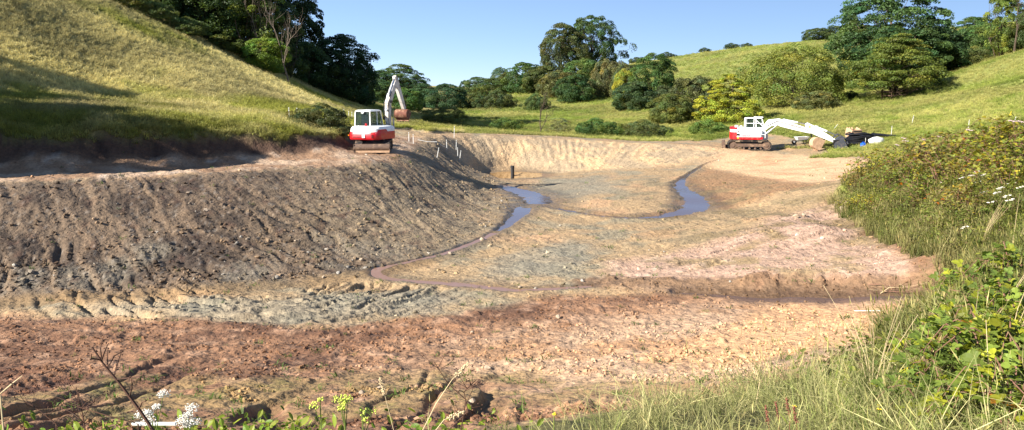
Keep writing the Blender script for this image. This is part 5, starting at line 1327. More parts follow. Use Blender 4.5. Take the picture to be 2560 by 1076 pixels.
def blades(name, seed, n, h, w, spread, droop, mat=None, heads=0.0, curl=0.3):
    """tuft of n bent blades"""
    r = np.random.default_rng(seed); V = []; Fc = []; C = []
    for i in range(n):
        a = r.random() * 6.283; rad = spread * math.sqrt(r.random()); b0 = np.array([math.cos(a) * rad, math.sin(a) * rad, -0.03])
        da = a + r.normal() * 0.9; hh = h * (0.55 + 0.6 * r.random()); ln = droop * (0.4 + r.random()); side = np.array([-math.sin(da), math.cos(da), 0]); out = np.array([math.cos(da), math.sin(da), 0])
        p0 = b0; p1 = b0 + out * ln * hh * .25 + np.array([0, 0, hh * .55]); p2 = b0 + out * ln * hh * .9 + np.array([0, 0, hh * (1 - .35 * ln)])
        ww = w * (.7 + .6 * r.random()); o = len(V); br = .75 + .5 * r.random()
        V += [p0 - side * ww / 2, p0 + side * ww / 2, p1 + side * ww * .45, p1 - side * ww * .45, p2]
        Fc += [(o, o + 1, o + 2, o + 3), (o + 3, o + 2, o + 4)]; C += [[br * .65] * 3, [br * .65] * 3, [br] * 3, [br] * 3, [br * 1.15] * 3]
        if r.random() < heads:                                   # seed head
            o = len(V); q = p2 + np.array([0, 0, .0]); hw = w * .8; hl = h * .2
            V += [q, q + side * hw + np.array([0, 0, hl * .4]), q + out * .03 + np.array([0, 0, hl]), q - side * hw + np.array([0, 0, hl * .4])]
            Fc += [(o, o + 1, o + 2, o + 3)]; C += [[1.15, 1.05, .95]] * 4
    return mesh_obj(name, V, Fc, [mat or GRASSM], cols=np.array(C), link=False)
def stone(name, seed, rough=.35, sub=1, flat=.7):
    bm = bmesh.new(); bmesh.ops.create_icosphere(bm, subdivisions=sub, radius=.5); r = np.random.default_rng(seed)
    for v in bm.verts: v.co *= 1 + rough * (r.random() - .5) * 2; v.co.z *= flat
    me = bpy.data.meshes.new(name); bm.to_mesh(me); nv = len(bm.verts); bm.free()
    a = me.color_attributes.new('Col', 'FLOAT_COLOR', 'POINT'); a.data.foreach_set('color', np.ones(nv * 4, np.float32)); me.materials.append(STONEM)
    return bpy.data.objects.new(name, me)
STONES = [stone('stone', 100 + i, .38, 1, .5 + .1 * i) for i in range(4)]; CLODS = [stone('clod', 120 + i, .45, 1, .75) for i in range(4)]

def sample(n, azlo, azhi, rlo, rhi, seed):
    """points spread evenly over directions and log distance from the viewpoint (dense near, sparse far)"""
    r = np.random.default_rng(seed); a = np.radians(azlo + (azhi - azlo) * r.random(n)); d = np.exp(math.log(rlo) + (math.log(rhi) - math.log(rlo)) * r.random(n))
    return np.sin(a) * d, np.cos(a) * d, r
def rots(n, r, tilt=.15): return np.stack([r.normal(size=n) * tilt, r.normal(size=n) * tilt, r.random(n) * 6.283], 1)

# stones on the left bank and round the floor edge
x, y, r = sample(90000, -36, 36, 20, 80, 201)
md = MUDAT(x, y); pts = np.stack([x, y], 1)
sl = sdist(pts, slope_poly); rd = sdist(pts, red_poly); toe, _ = polyline_dist(pts, xy('E'))
k = (md > 0.1) & (rd < -.1) & ((sl > .2) & (r.random(len(x)) < (.10 + .35 * smooth(-4.6, -5.8, H0(x, y))) * smooth(-3, -9, x) + .75 * np.exp(-toe / 1.1) * (fbm(x * .4, y * .4, 301, 2) > -.15)) | (r.random(len(x)) < .012)) & (fbm(x * .5, y * .5, 302, 3) > -.25)
x, y = x[k], y[k]; n_ = len(x); s = .045 + .14 * r.random(n_) ** 3.2
base = GCAT(x, y) * (.6 + .95 * r.random(n_)[:, None]); pl_ = r.random(n_) < .05; base[pl_] = s2l((190, 180, 164)) * (.4 + .35 * r.random(pl_.sum())[:, None])
scatter('bank_stones', STONES, np.stack([x, y, HZ(x, y) + s * .1], 1), rots(n_, r, .5), s, base)
# clods on the red soil and right bank
x, y, r = sample(120000, -36, 36, 11, 36, 202); pts = np.stack([x, y], 1); md = MUDAT(x, y); rd = sdist(pts, red_poly); rs = sdist(pts, rightslope_poly); ms = sdist(pts, mosspoly); rr2 = sdist(pts, redright_poly)
dn = fbm(x * .55, y * .55, 303, 3)
k = (md > .15) & (((rd > -.1) & (dn > -.08 + .34 * (ms > -.2))) | ((rs > 0) & (dn > .12) & (r.random(len(x)) < .5)) | ((rs > -1.2) & (y < 30) & (np.abs(sdist(pts, red_poly)) < 1.3) & (r.random(len(x)) < .6))) & (r.random(len(x)) < .34)
x, y, rr2 = x[k], y[k], rr2[k]; n_ = len(x); s = .02 + .085 * r.random(n_) ** 3.6
cc = GCAT(x, y) * (.72 + .6 * r.random(n_)[:, None])
scatter('soil_clods', CLODS, np.stack([x, y, HZ(x, y) + s * .08], 1), rots(n_, r, .6), s, cc)

# grass on the hillside
HT = [blades('tuft', 31, 16, .50, .028, .16, .55, heads=.25), blades('tuft', 32, 16, .42, .026, .18, .8, heads=.15), blades('tuft', 33, 18, .34, .03, .2, 1.0, heads=.05)]
x, y, r = sample(150000, -37, -1.5, 39, 135, 203); md = MUDAT(x, y); k = (md < -.05) & (x < -.07 * y + 1.0); x, y = x[k], y[k]; z = HZ(x, y); n_ = len(x)
gs = fbm(x * .11, y * .11, 151, 4); g2 = fbm(x * .7, y * .7, 152, 3)
dry = smooth(-.2, .35, -gs + .25 * g2 + .4 * smooth(-2.2, 1.0, z) - .02)[:, None]
tn = (np.array([.27, .28, .05]) * (1 - dry) + np.array([.52, .46, .20]) * dry) * (.7 + .6 * r.random(n_)[:, None]) * (1 + .9 * np.clip(fbm(x * .06 + y * .1, y * .06 - x * .1, 331, 3), -.4, .4))[:, None]
scatter('hillside_grass', HT, np.stack([x, y, z], 1), rots(n_, r, .2), .4 + .45 * r.random(n_), tn)
# grass on the fields
x, y, r = sample(110000, -8, 38, 55, 240, 204); md = MUDAT(x, y); k = (md < -.05) & (x > -.07 * y + 1.0) & (y > 46); x, y = x[k], y[k]; z = HZ(x, y); n_ = len(x)
gs = fbm(x * .11, y * .11, 151, 4); g2 = fbm(x * .5, y * .5, 153, 3); rt = smooth(10, 30, x)
dry = smooth(-.2, .35, -gs + .4 * g2 + .1 * rt)[:, None]
tn = (np.array([.21, .26, .045]) * (1 - dry) + np.array([.38, .36, .11]) * dry) * (.75 + .5 * r.random(n_)[:, None]) * (1 + .8 * np.clip(fbm(x * .05, y * .12, 332, 3), -.4, .4))[:, None]
lush = (smooth(3.2, .6, -MUDAT(x, y)) * (x > 28) * (y < 76))[:, None]; tn = tn * (1 - lush) + np.array([.09, .21, .025]) * lush
scatter('field_grass', HT, np.stack([x, y, z], 1), rots(n_, r, .12), (.32 + .35 * r.random(n_)) * (1 + .004 * np.hypot(x, y)), tn)
# bare-earth weeds: odd green sprigs
x, y, r = sample(420, -30, 28, 12, 60, 205); k = MUDAT(x, y) > .3; x, y = x[k], y[k]; n_ = len(x)
WEED = [blades('tuft', 35, 12, .16, .022, .1, 1.2)]
scatter('mud_weeds', WEED, np.stack([x, y, HZ(x, y)], 1), rots(n_, r, .2), .4 + .7 * r.random(n_), np.array([.10, .16, .03]) * (.7 + .6 * r.random(n_)[:, None]))

# ---------------------------------------------------------------- weedy bank: brambles, rushes, grasses, flowers
def leaflet(L, W, fold=.12, n=3):
    """pointed leaf lying along +x: verts, faces"""
    V = [(0, 0, 0)]; xs = [(.28, .42), (.6, .5), (.85, .26)]
    for t, w in xs: V += [(L * t, W * w, fold * W * .8), (L * t, 0, -.02 * L * t), (L * t, -W * w, fold * W * .8)]
    V.append((L, 0, -.08 * L)); V = np.array(V, float)
    Fc = [(0, 2, 1), (0, 3, 2), (1, 2, 5, 4), (2, 3, 6, 5), (4, 5, 8, 7), (5, 6, 9, 8), (7, 8, 10), (8, 9, 10)]
    return V, Fc
def trifoliate(L=.07, W=.05):
    V = []; Fc = []
    for ang, s, off in ((0, 1.0, .35), (1.25, .82, .2), (-1.25, .82, .2)):
        v, f = leaflet(L * s, W * s); c, sn = math.cos(ang), math.sin(ang); v = v @ np.array([[c, sn, 0], [-sn, c, 0], [0, 0, 1]]) + np.array([L * off, 0, 0]); o = len(V)
        V += list(v); Fc += [tuple(i + o for i in q) for q in f]
    return np.array(V), Fc
def stamp(tv, tf, pos, fwd, up, scl):
    """copies of a template at positions with forward and up directions"""
    f = fwd / (np.linalg.norm(fwd, axis=1)[:, None] + 1e-9); u = up - (up * f).sum(1)[:, None] * f; u /= np.linalg.norm(u, axis=1)[:, None] + 1e-9; s = np.cross(u, f)
    V = pos[:, None] + scl[:, None, None] * (tv[None, :, 0:1] * f[:, None] + tv[None, :, 1:2] * s[:, None] + tv[None, :, 2:3] * u[:, None])
    n, k = len(pos), len(tv); Fc = [tuple(i * k + q for q in face) for i in range(n) for face in tf]
    return V.reshape(-1, 3), Fc
def bramble(seed, canes, reach, height, per, lsz, leafy=1.0):
    r = np.random.default_rng(seed); mb = MB(); P_, F_, U_, S_ = [], [], [], []
    for c in range(canes):
        a = r.random() * 6.283; R = reach * (.35 + .75 * r.random()); h = height * (.5 + .6 * r.random()); b0 = np.array([math.cos(a), math.sin(a), 0]) * reach * .35 * r.random()
        out = np.array([math.cos(a + r.normal() * .4), math.sin(a + r.normal() * .4), 0]); ts = np.linspace(0, 1, 7)
        pts = [b0 + out * R * t + np.array([0, 0, h * 4 * t * (1 - t) * .85 + h * .35 * t * (1 - .5 * t)]) + r.normal(size=3) * .03 for t in ts]; pts[0][2] = -.05
        mb.add(*tube(pts, [.009 * (1.2 - t) for t in ts], 4))
        pa = np.array(pts)
        for t in .12 + .88 * r.random(per):
            i = min(int(t * 6), 5); p = pa[i] + (pa[i + 1] - pa[i]) * (t * 6 - i); d = r.normal(size=3); d[2] = abs(d[2]) * .5; d /= np.linalg.norm(d)
            P_.append(p + d * (.03 + .09 * r.random())); F_.append(d + np.array([0, 0, -.3]) + .4 * out); U_.append(np.array([0, 0, 1.0]) + r.normal(size=3) * .45 + d * .4); S_.append(.6 + .8 * r.random())
    tv, tf = trifoliate(lsz, lsz * .75)
    V, Fc = stamp(tv, tf, np.array(P_), np.array(F_), np.array(U_), np.array(S_))
    n = len(P_); t = r.random(n); yel = (r.random(n) < .3); lt = (.65 + .7 * r.random(n))
    C = np.stack([lt * np.where(yel, 1.55, 1.0), lt * np.where(yel, 1.2, 1.0), lt * np.where(yel, .6, 1.0)], 1); red = r.random(n) < .02; C[red] *= np.array([1.5, .5, .4])
    lo = mesh_obj('leaves', V, Fc, [LEAF], cols=np.repeat(C, len(tv), 0), link=False)
    so = mb.obj('canes', [CANE], link=False)
    return lo.data, so.data
CANE = simple_mat('bramble_cane', (128, 92, 74), .8, var=.35, scale=8)
STRAW = simple_mat('dry_straw', (206, 182, 140), .8, var=.25, scale=8)
DEADSTALK = simple_mat('dead_stalk', (84, 56, 40), .85, var=.35, scale=9)
GSTEM = simple_mat('green_stem', (116, 128, 58), .7, var=.25, scale=9)
FLW = simple_mat('white_petals', (226, 220, 206), .7, var=.05)
FLY = simple_mat('yellow_green_florets', (196, 206, 84), .7, var=.2)
FLP = simple_mat('pinkish_seed_heads', (196, 168, 170), .8, var=.2)
YPET = simple_mat('yellow_petals', (250, 214, 20), .6, var=.06)
REDP = simple_mat('red_dock_seed', (122, 72, 54), .8, var=.3)

BRAM = [bramble(60 + i, 30, 1.5, 1.0, 26, .075) for i in range(3)]
BRAMN = [bramble(70 + i, 22, .75, .75, 18, .085) for i in range(2)]
wr = np.random.default_rng(77)
def put_bramble(proto, x, y, s, color, label, group, sz=1.0, name='bramble_bush'):
    e = empty(name, (x, y, hz(x, y) - .03), wr.random() * 6.28); e.scale = (s, s, s * sz)
    color = tuple(c * 1.7 for c in color)
    for nm, me in (('leaves', proto[0]), ('canes', proto[1])):
        o = bpy.data.objects.new(nm, me); COL.objects.link(o); o.parent = e; o.color = (*color, 1)
    tag(e, label, 'bramble', group)
GBm = 'brambles over the mound'
mound = [  # photo column, row of the bush base on the ground, distance
 (2200, 455, 41, 1.05), (2260, 440, 39, 1.2), (2330, 425, 36.5, 1.3), (2400, 415, 34, 1.3), (2480, 410, 31.5, 1.35), (2560, 405, 29, 1.4), (2300, 470, 35, 1.2), (2390, 470, 31.5, 1.25), (2480, 460, 29, 1.2), (2560, 470, 26, 1.2), (2230, 500, 36.5, 1.0), (2150, 490, 40, .9), (2640, 440, 26, 1.3), (2160, 530, 36, .7), (2320, 530, 31, 1.0), (2440, 540, 26.5, 1.0)]
for i, (px, py, d, s) in enumerate(mound):
    p = P(px, py, d); col = [(0.11, 0.13, 0.024), (0.14, 0.145, 0.024), (0.095, 0.12, 0.024), (0.13, 0.12, 0.03)][i % 4]
    lab = ['bramble bush at the low tip of the mound', 'bramble bush on the falling crest of the mound', 'bramble bush on the middle of the mound crest', 'yellowing bramble bush on the mound crest', 'brown-tinged bramble bush near the mound top', 'bramble bush on the mound top by the leaning post', 'bramble bush below the mound crest with dead canes', 'yellow-green bramble bush halfway up the mound', 'bramble bush halfway up beside white flowers', 'bramble bush below the mound top among white flowers', 'bramble bush above the bare pink soil of the right bank', 'small bramble reaching out over the platform soil', 'bramble bush behind the mound top', 'small bramble at the foot of the mound tip', 'yellowish bramble low on the mound face', 'bramble low on the mound among long grass'][i]
    put_bramble(BRAM[i % 3], p[0], d, s, col, lab, GBm, .9)
near_b = [(2440, 905, 8.6, 1.0), (2530, 860, 8.4, 1.1), (2560, 960, 7.0, 1.0), (2470, 1010, 7.2, .9), (2560, 1060, 6.0, .9), (2500, 780, 11, 1.0), (2430, 730, 15, 1.1), (2400, 1075, 6.6, .7), (2640, 900, 8, 1.2), (2560, 700, 14, 1.2)]
for i, (px, py, d, s) in enumerate(near_b):
    p = P(px, py, d); lab = ['bramble with bright leaves beside the rush clump', 'leafy bramble uphill of the rush clump', 'bramble with big yellow-green leaves and deep shade beneath', 'bramble with reddish leaves below the rush clump', 'bramble with large leaves in the bottom corner weeds', 'bramble between the rushes and the wet channel end', 'bramble overhanging the end of the wet channel', 'low bramble mixed with pale grass under the rushes', 'bramble half hidden behind the leafy bramble', 'bramble on the slope above the wet channel end'][i]
    put_bramble(BRAMN[i % 2], p[0], d, s, [(0.095, 0.125, 0.018), (0.075, 0.105, 0.018)][i % 2], lab, 'brambles near the path')
# mixed undergrowth filling the bank (leaf sprays)
def spray(name, seed, n, L, sp):
    r = np.random.default_rng(seed); pos = r.normal(size=(n, 3)) * np.array([sp, sp, sp * .7]) + np.array([0, 0, sp * .8]); pos[:, 2] = np.abs(pos[:, 2])
    f = r.normal(size=(n, 3)); f[:, 2] *= .4; u = np.array([0, 0, 1.0]) + r.normal(size=(n, 3)) * .5
    tv, tf = leaflet(L, L * .5); V, Fc = stamp(tv, tf, pos, f, u, .6 + .8 * r.random(n)); c = .6 + .8 * r.random(n)
    return mesh_obj(name, V, Fc, [LEAFI], cols=np.repeat(np.stack([c, c, c], 1), len(tv), 0), link=False)
SPR = [spray('spray', 81 + i, 26, .075, .13) for i in range(3)]
x, y, r = sample(60000, -35, 40, 6.0, 46, 210); md = MUDAT(x, y)
k = (md < -.35) & (x > -7) & ((y < 46) & (x > .30 * y - 3 + 0 * x) | (y < 11.5)) & (x > np.where(y < 12, -99, 5)); x, y, md = x[k], y[k], md[k]
cov = fbm(x * .5, y * .5, 311, 3); keep_ = (r.random(len(x)) < smooth(-.35, .3, cov + .25 * smooth(14, 24, y)) * (.25 + .75 * smooth(9, 16, y)))
keep_ &= (r.random(len(x)) < np.where(y < 14, .9 * smooth(3.2, 6, x), 1))
x, y, md, cov = x[keep_], y[keep_], md[keep_], cov[keep_]; n_ = len(x)
h_ = r.random(n_) * (.12 + .55 * smooth(.2, 2.5, -md) * smooth(12, 22, y)); g_ = r.random(n_)[:, None]
tn = np.array([.085, .125, .02]) * (1 - g_) + np.array([.19, .19, .03]) * g_; br = (r.random(n_) < .16); tn[br] = np.array([.16, .11, .05])
scatter('bank_undergrowth', SPR, np.stack([x, y, HZ(x, y) + h_], 1), rots(n_, r, .3), .7 + .8 * r.random(n_), tn * (.7 + .6 * r.random(n_)[:, None]))
# long grass
LG = [blades('tuft', 91, 16, .62, .006, .14, .8, heads=.15), blades('tuft', 92, 14, .5, .007, .16, 1.3, heads=.05), blades('tuft', 93, 12, .85, .005, .12, .6, heads=.4), blades('tuft', 96, 14, .45, .006, .2, 1.7)]
LGF = [blades('tuft', 94, 20, .55, .016, .14, .9, heads=.1), blades('tuft', 95, 20, .65, .014, .14, .7, heads=.15)]
x, y, r = sample(30000, -36, 42, 5.0, 15, 211); md = MUDAT(x, y); ed = smooth(.1, -1.6, md); gc_ = fbm(x * .9, y * .9, 314, 3)
k = (md < .35) & (r.random(len(x)) < (.012 + .24 * smooth(-.3, 3.0, x)) * np.where(md > 0, .2, 1) * (.25 + ed) * smooth(-.35, .2, gc_ + .1)); k &= (x > -4.5) | (y < 8)
x, y = x[k], y[k]; n_ = len(x); dr_ = (fbm(x * .8, y * .8, 312, 3) * .5 + .5 + .25 * r.normal(size=n_)).clip(0, 1)[:, None]
scatter('bank_grass', LG, np.stack([x, y, HZ(x, y)], 1), rots(n_, r, .45), (.45 + .75 * r.random(n_) ** 2) * (.75 + .35 * smooth(1, 4, x)), (np.array([.15, .20, .035]) * (1 - dr_) + np.array([.50, .44, .20]) * dr_) * (.55 + .75 * r.random(n_)[:, None]))
x, y, r = sample(26000, 4, 42, 14, 46, 212); md = MUDAT(x, y); k = (md < .15) & (y < 46) & (x > 5) & (r.random(len(x)) < .42)
x, y = x[k], y[k]; n_ = len(x); dr_ = (fbm(x * .5, y * .5, 313, 3) * .6 + .45 + .25 * r.normal(size=n_)).clip(0, 1)[:, None]
scatter('mound_grass', LGF, np.stack([x, y, HZ(x, y)], 1), rots(n_, r, .2), .7 + .8 * r.random(n_), (np.array([.12, .15, .028]) * (1 - dr_) + np.array([.34, .29, .12]) * dr_) * (.7 + .6 * r.random(n_)[:, None]))
# lush grass at the foot of the parked excavator's clutter is part of field_grass

# rush clumps
def rush(px, py, d, s, label, lean, col=(.20, .21, .03), n=150, seed=0):
    p = P(px, py, d); e = empty('rush_clump', (p[0], d, hz(p[0], d)), lean); r = np.random.default_rng(400 + seed); V = []; Fc = []; C = []
    for i in range(n):
        a = r.normal() * .9; b0 = r.normal(size=3) * .10; b0[2] = -.05; L = (.7 + .5 * r.random()) * s; dirn = np.array([-math.cos(a) * .8, -math.sin(a) * .7, 0]); k = .5 + .6 * r.random(); w = .006; o = len(V); sd_ = np.array([-dirn[1], dirn[0], 0])
        for t in (0, .35, .7, 1.0):
            q = b0 + dirn * k * L * t ** 1.6 + np.array([0, 0, L * (t - .42 * k * t * t)]); ww = w * (1 - .85 * t); V += [q - sd_ * ww, q + sd_ * ww]
            c = (.6 + .5 * t) * (.8 + .4 * r.random()); C += [np.array(col) * c] * 2
        for j in range(3): Fc.append((o + 2 * j, o + 2 * j + 1, o + 2 * j + 3, o + 2 * j + 2))
    o = mesh_obj('blades', V, Fc, [LEAF], e, cols=np.array(C)); o.color = (1, 1, 1, 1)
    st = MB()
    for i in range(9):
        a = r.normal() * .7; L = (1.0 + .4 * r.random()) * s; dirn = np.array([-math.cos(a) * .8, -math.sin(a) * .6, 0]) * (.3 + .4 * r.random()); st.add(*tube([np.array([0, 0, 0]) + r.normal(size=3) * .03, dirn * L * .4 + np.array([0, 0, L * .55]), dirn * L + np.array([0, 0, L * .95])], [.003, .0025, .002], 4))
    st.obj('dry_stems', [STRAW], e)
    tag(e, label, 'rushes', 'rush clumps')
rush(2490, 985, 7.6, 1.25, 'large rush clump with long yellow-green blades swept to one side', 2.6, seed=1, n=260)
rush(2420, 940, 8.6, 1.1, 'rush clump beside the brambles with blades bent over', 2.8, seed=2, n=200)
rush(2530, 620, 19, 1.4, 'rush clump high on the weedy bank among white flowers', 2.5, (.19, .19, .04), seed=3)
rush(2450, 590, 23, 1.3, 'rush clump on the mound face above the bare soil', 2.4, (.18, .18, .04), seed=4)
rush(2180, 1075, 7.6, .9, 'small upright rush clump at the soil edge', 1.0, (.16, .2, .05), seed=5, n=110)
rush(1900, 985, 11, .8, 'thin rush clump leaning over the bare orange soil', 1.2, (.16, .2, .05), seed=6, n=90)

# flower plants, each a thing: stem(s) and heads
def florets(mb, c, R, n, s, r, flat=.35):
    for i in range(n):
        q = c + np.clip(r.normal(size=3), -1.7, 1.7) * np.array([R, R, R * flat]) * .55
        mb.add(*stamp_ball(q, s * (.7 + .6 * r.random())))
OCT = np.array([(1, 0, 0), (-1, 0, 0), (0, 1, 0), (0, -1, 0), (0, 0, 1), (0, 0, -1)], float); OCTF = [(0, 2, 4), (2, 1, 4), (1, 3, 4), (3, 0, 4), (2, 0, 5), (1, 2, 5), (3, 1, 5), (0, 3, 5)]
def stamp_ball(c, s): return [c + v * s for v in OCT], OCTF
def flower(px, py, d, heads, mat, stemmat, label, group, name, R=.035, nfl=26, fs=.007, seed=0, flat=.35, cat='flower', branch=.5):
    """heads: list of (dx, dz) offsets in metres from the first head, which is at the photo pixel"""
    top = P(px, py, d); gz = hz(top[0], d); r = np.random.default_rng(500 + seed); e = empty(name, (top[0], d, gz)); H_ = top[2] - gz
    if H_ < .15: H_ = .35
    sm_ = MB(); sm_.add(*tube([(0.02, 0, -.05), (.0, .02, H_ * .5), (0, 0, H_)], [.006, .005, .0035], 5))
    for i, (dx, dz) in enumerate(heads):
        c = np.array([dx, r.normal() * .03, H_ + dz]); fk = np.array([0, .01, H_ * (1 - branch * .35)])
        sm_.add(*tube([fk, (fk + c) / 2 + np.array([0, 0, -.01]), c], [.004, .003, .002], 4))
        hb = MB(); florets(hb, c, R * (.75 + .5 * r.random()), nfl, fs, r, flat); hb.obj('flower_head', [mat], e)
    sm_.obj('stem', [stemmat], e); tag(e, label, cat, group); return e
flower(378, 1026, 4.6, [(0, 0), (.03, .02), (-.04, -.01), (.02, -.03), (.05, .075)], FLW, GSTEM, 'frothy white flower head beside the dark dead stalk', None, 'white_flower', .026, 110, .0038, 1, .6)
flower(470, 1038, 4.5, [(0, 0), (.02, .04), (-.03, -.03), (.03, -.035), (-.015, -.06)], FLW, GSTEM, 'larger frothy white flower head at the end of the white stick', None, 'white_flower', .03, 120, .0038, 2, .6)
flower(860, 1008, 4.8, [(0, 0), (-.03, .02), (.02, .02), (-.01, -.03)], FLY, GSTEM, 'yellow-green umbel weed with the densest head', None, 'yellow_umbel', .032, 40, .005, 3, .6)
flower(800, 1000, 4.9, [(0, 0), (-.03, -.03)], FLY, GSTEM, 'smaller yellow-green umbel weed next to the dense one', None, 'yellow_umbel', .03, 22, .006, 4, .6)
flower(905, 1035, 4.8, [(0, 0), (.05, -.01), (.02, -.04)], FLY, GSTEM, 'straggly yellow-green umbel weed with split heads', None, 'yellow_umbel', .025, 20, .006, 5, .6)
wh = [(2440, 430, 29), (2460, 437, 28.5), (2405, 445, 29.5), (2425, 440, 29), (2500, 470, 25), (2530, 458, 25), (2550, 468, 24), (2490, 482, 25), (2515, 490, 24), (2355, 457, 31), (2460, 480, 26), (2525, 500, 23), (2410, 568, 24), (2445, 455, 28), (2560, 430, 26), (2480, 505, 24.5)]
for i, (px, py, d) in enumerate(wh): flower(px, py, d, [(0, 0), (.08, .02), (-.07, -.03)], FLW, GSTEM, 'flat white umbel flower growing through the mound weeds', 'white umbels on the mound', 'white_umbel', .045, 24, .009, 20 + i, .25)
pk = [(2255, 345, 37), (2300, 345, 36), (2310, 350, 35.5), (2330, 347, 36), (2350, 342, 35), (2262, 352, 37), (2240, 362, 39), (2525, 302, 29), (2545, 303, 28.5), (2420, 325, 33)]
for i, (px, py, d) in enumerate(pk): flower(px, py, d, [(0, 0), (.12, -.03)], FLP, DEADSTALK, 'pinkish flat seed head standing above the mound crest', 'seed heads above the mound crest', 'seed_head', .07, 18, .015, 40 + i, .2, 'seed head')
for i, (px, py, d) in enumerate([(2272, 925, 7.4), (2280, 930, 7.4), (2262, 924, 7.5), (2290, 936, 7.3), (1985, 1015, 7), (2205, 1018, 6.6), (1385, 1028, 6.5), (2198, 1022, 6.6)]):
    flower(px, py, d, [(0, 0)], YPET, GSTEM, 'small yellow flower in the grass beside the rushes' if i < 4 else 'small yellow flower alone in the pale grass', 'yellow flowers', 'yellow_flower', .016, 10, .006, 60 + i, .4)
# dead stalks
def stalk(pts, d, mat, label, name='dead_stalk', r0=.007, twigs=6, seed=0, cat='stalk', head=None):
    """pts: photo pixels from foot to tip, all about d metres away"""
    r = np.random.default_rng(600 + seed); w = [P(px, py, d + .02 * i) for i, (px, py) in enumerate(pts)]
    gz = hz(w[0][0], d); e = empty(name, (w[0][0], d, gz)); o = np.array([w[0][0], d, gz]); w = [q - o for q in w]
    if w[0][2] > .02: w = [np.array([w[0][0], w[0][1], -.05])] + w
    n = len(w); part('stem', mat, e, tube(w, [r0 * (1 - .6 * i / (n - 1)) for i in range(n)], 5))
    tb = MB()
    for i in range(twigs):
        t = .35 + .6 * r.random(); k = min(int(t * (n - 1)), n - 2); a = w[k] + (w[k + 1] - w[k]) * (t * (n - 1) - k); b_ = a + np.array([r.normal() * .10, r.normal() * .06, .04 + .1 * r.random()]); tb.add(*tube([a, (a + b_) / 2 + r.normal(size=3) * .01, b_], [r0 * .4, r0 * .3, r0 * .2], 4)); 
        for _ in range(3): tb.add(*stamp_ball(b_ + r.normal(size=3) * .012, .006))
    if twigs: tb.obj('seed_twigs', [mat], e)
    if head is not None:
        hb = MB(); a, b_ = w[-2], w[-1]
        for t in np.linspace(.25, 1, 60): hb.add(*stamp_ball(a + (b_ - a) * t + r.normal(size=3) * .007 * (1.2 - t * .7), .006))
        hb.obj('seed_head', [head], e)
    tag(e, label, cat); return e
stalk([(395, 1095), (352, 1030), (300, 960), (262, 915), (230, 868)], 4.4, DEADSTALK, 'dark leaning dead stalk with side twigs beside the white flowers', r0=.012, twigs=9, seed=1)
stalk([(215, 1090), (205, 1030), (190, 968)], 4.6, DEADSTALK, 'short brown dead stalk with a branched seed top', r0=.006, twigs=12, seed=2)
stalk([(140, 1060), (90, 1020), (62, 1003)], 4.7, DEADSTALK, 'brown stalk bent low over the green weeds', r0=.005, twigs=8, seed=3)
stalk([(345, 1060), (270, 1040), (170, 1010)], 4.3, DEADSTALK, 'thin dark twig arching sideways from the leaning stalk', r0=.005, twigs=4, seed=4)
stalk([(0, 985), (30, 960), (56, 940)], 4.8, STRAW, 'pale dry twig sticking out of the left weeds', r0=.006, twigs=0, seed=5)
stalk([(1150, 1090), (1165, 1000), (1120, 960), (1085, 905)], 5.2, DEADSTALK, 'dark wiry stalk crossing the dry grass stem', r0=.006, twigs=6, seed=6)
stalk([(1100, 1095), (1170, 1030), (1160, 980), (1190, 950)], 5.0, DEADSTALK, 'branched dead umbel stalk with dark seed tips', r0=.006, twigs=14, seed=7)
stalk([(1050, 1090), (1090, 1010), (1130, 950), (1172, 908)], 4.6, STRAW, 'tall pale grass stem with a fluffy seed head', 'grass_stem', .004, 0, 8, 'grass stem', STRAW)
stalk([(1075, 1095), (1110, 1050), (1160, 1030)], 4.4, STRAW, 'low pale grass stem with drooping seed head', 'grass_stem', .004, 0, 9, 'grass stem', STRAW)
stalk([(985, 1080), (965, 1000), (950, 945)], 5.4, STRAW, 'thin upright pale grass stem over the mossy soil', 'grass_stem', .003, 0, 10, 'grass stem', STRAW)
stalk([(2165, 1000), (2155, 900), (2150, 775)], 8.5, GSTEM, 'tall thin green stem with a brown tuft', 'grass_stem', .004, 5, 11, 'grass stem')
stalk([(2455, 1076), (2470, 900), (2465, 800)], 6.2, STRAW, 'tall straw stem rising through the rushes', 'grass_stem', .005, 0, 12, 'grass stem')
stalk([(1885, 1040), (1900, 950), (1870, 900)], 8.5, STRAW, 'pale bent stem at the edge of the orange soil', 'grass_stem', .004, 0, 13, 'grass stem', STRAW)
for i, (px, py, d) in enumerate([(1945, 1040, 6), (1972, 1030, 6), (1920, 1050, 5.8), (1990, 1052, 5.8)]):
    stalk([(px, 1095), (px + 3, py + 20), (px - 6, py - 35)], d, REDP, 'reddish dock seed spike among the pale grass', 'dock_spike', .003, 0, 20 + i, 'dock', REDP)
for o in COL.objects:
    if o.name.startswith('dock_spike') and o.parent is None: o['group'] = 'dock spikes in the pale grass'
# dead branches at the end of the wet channel and pale rubble
def branch(pts, r0, mat, label, seed):
    w = [GT(px, py) for px, py in pts]; r = np.random.default_rng(700 + seed); w = [np.array([q[0], q[1], q[2] + .05 + .06 * i]) for i, q in enumerate(w)]; w = [w[0], (w[0] + w[1]) / 2 + r.normal(size=3) * .08, w[1], (w[1] + w[2]) / 2 + r.normal(size=3) * .08, w[2]]; o = w[0].copy(); w = [q - o for q in w]; e = empty('fallen_branch', tuple(o))
    part('limb', mat, e, tube(w, [r0 * (1 - .6 * i / (len(w) - 1)) for i in range(len(w))], 6))
    tb = MB()
    for i in range(12):
        k = r.integers(0, len(w) - 1); a = w[k] + (w[k + 1] - w[k]) * r.random(); tb.add(*tube([a, a + r.normal(size=3) * np.array([.3, .25, .08]) + np.array([0, 0, .06])], [r0 * .4, r0 * .15], 4))
    tb.obj('twig', [mat], e); tag(e, label, 'branch', 'dead branches over the wet channel')
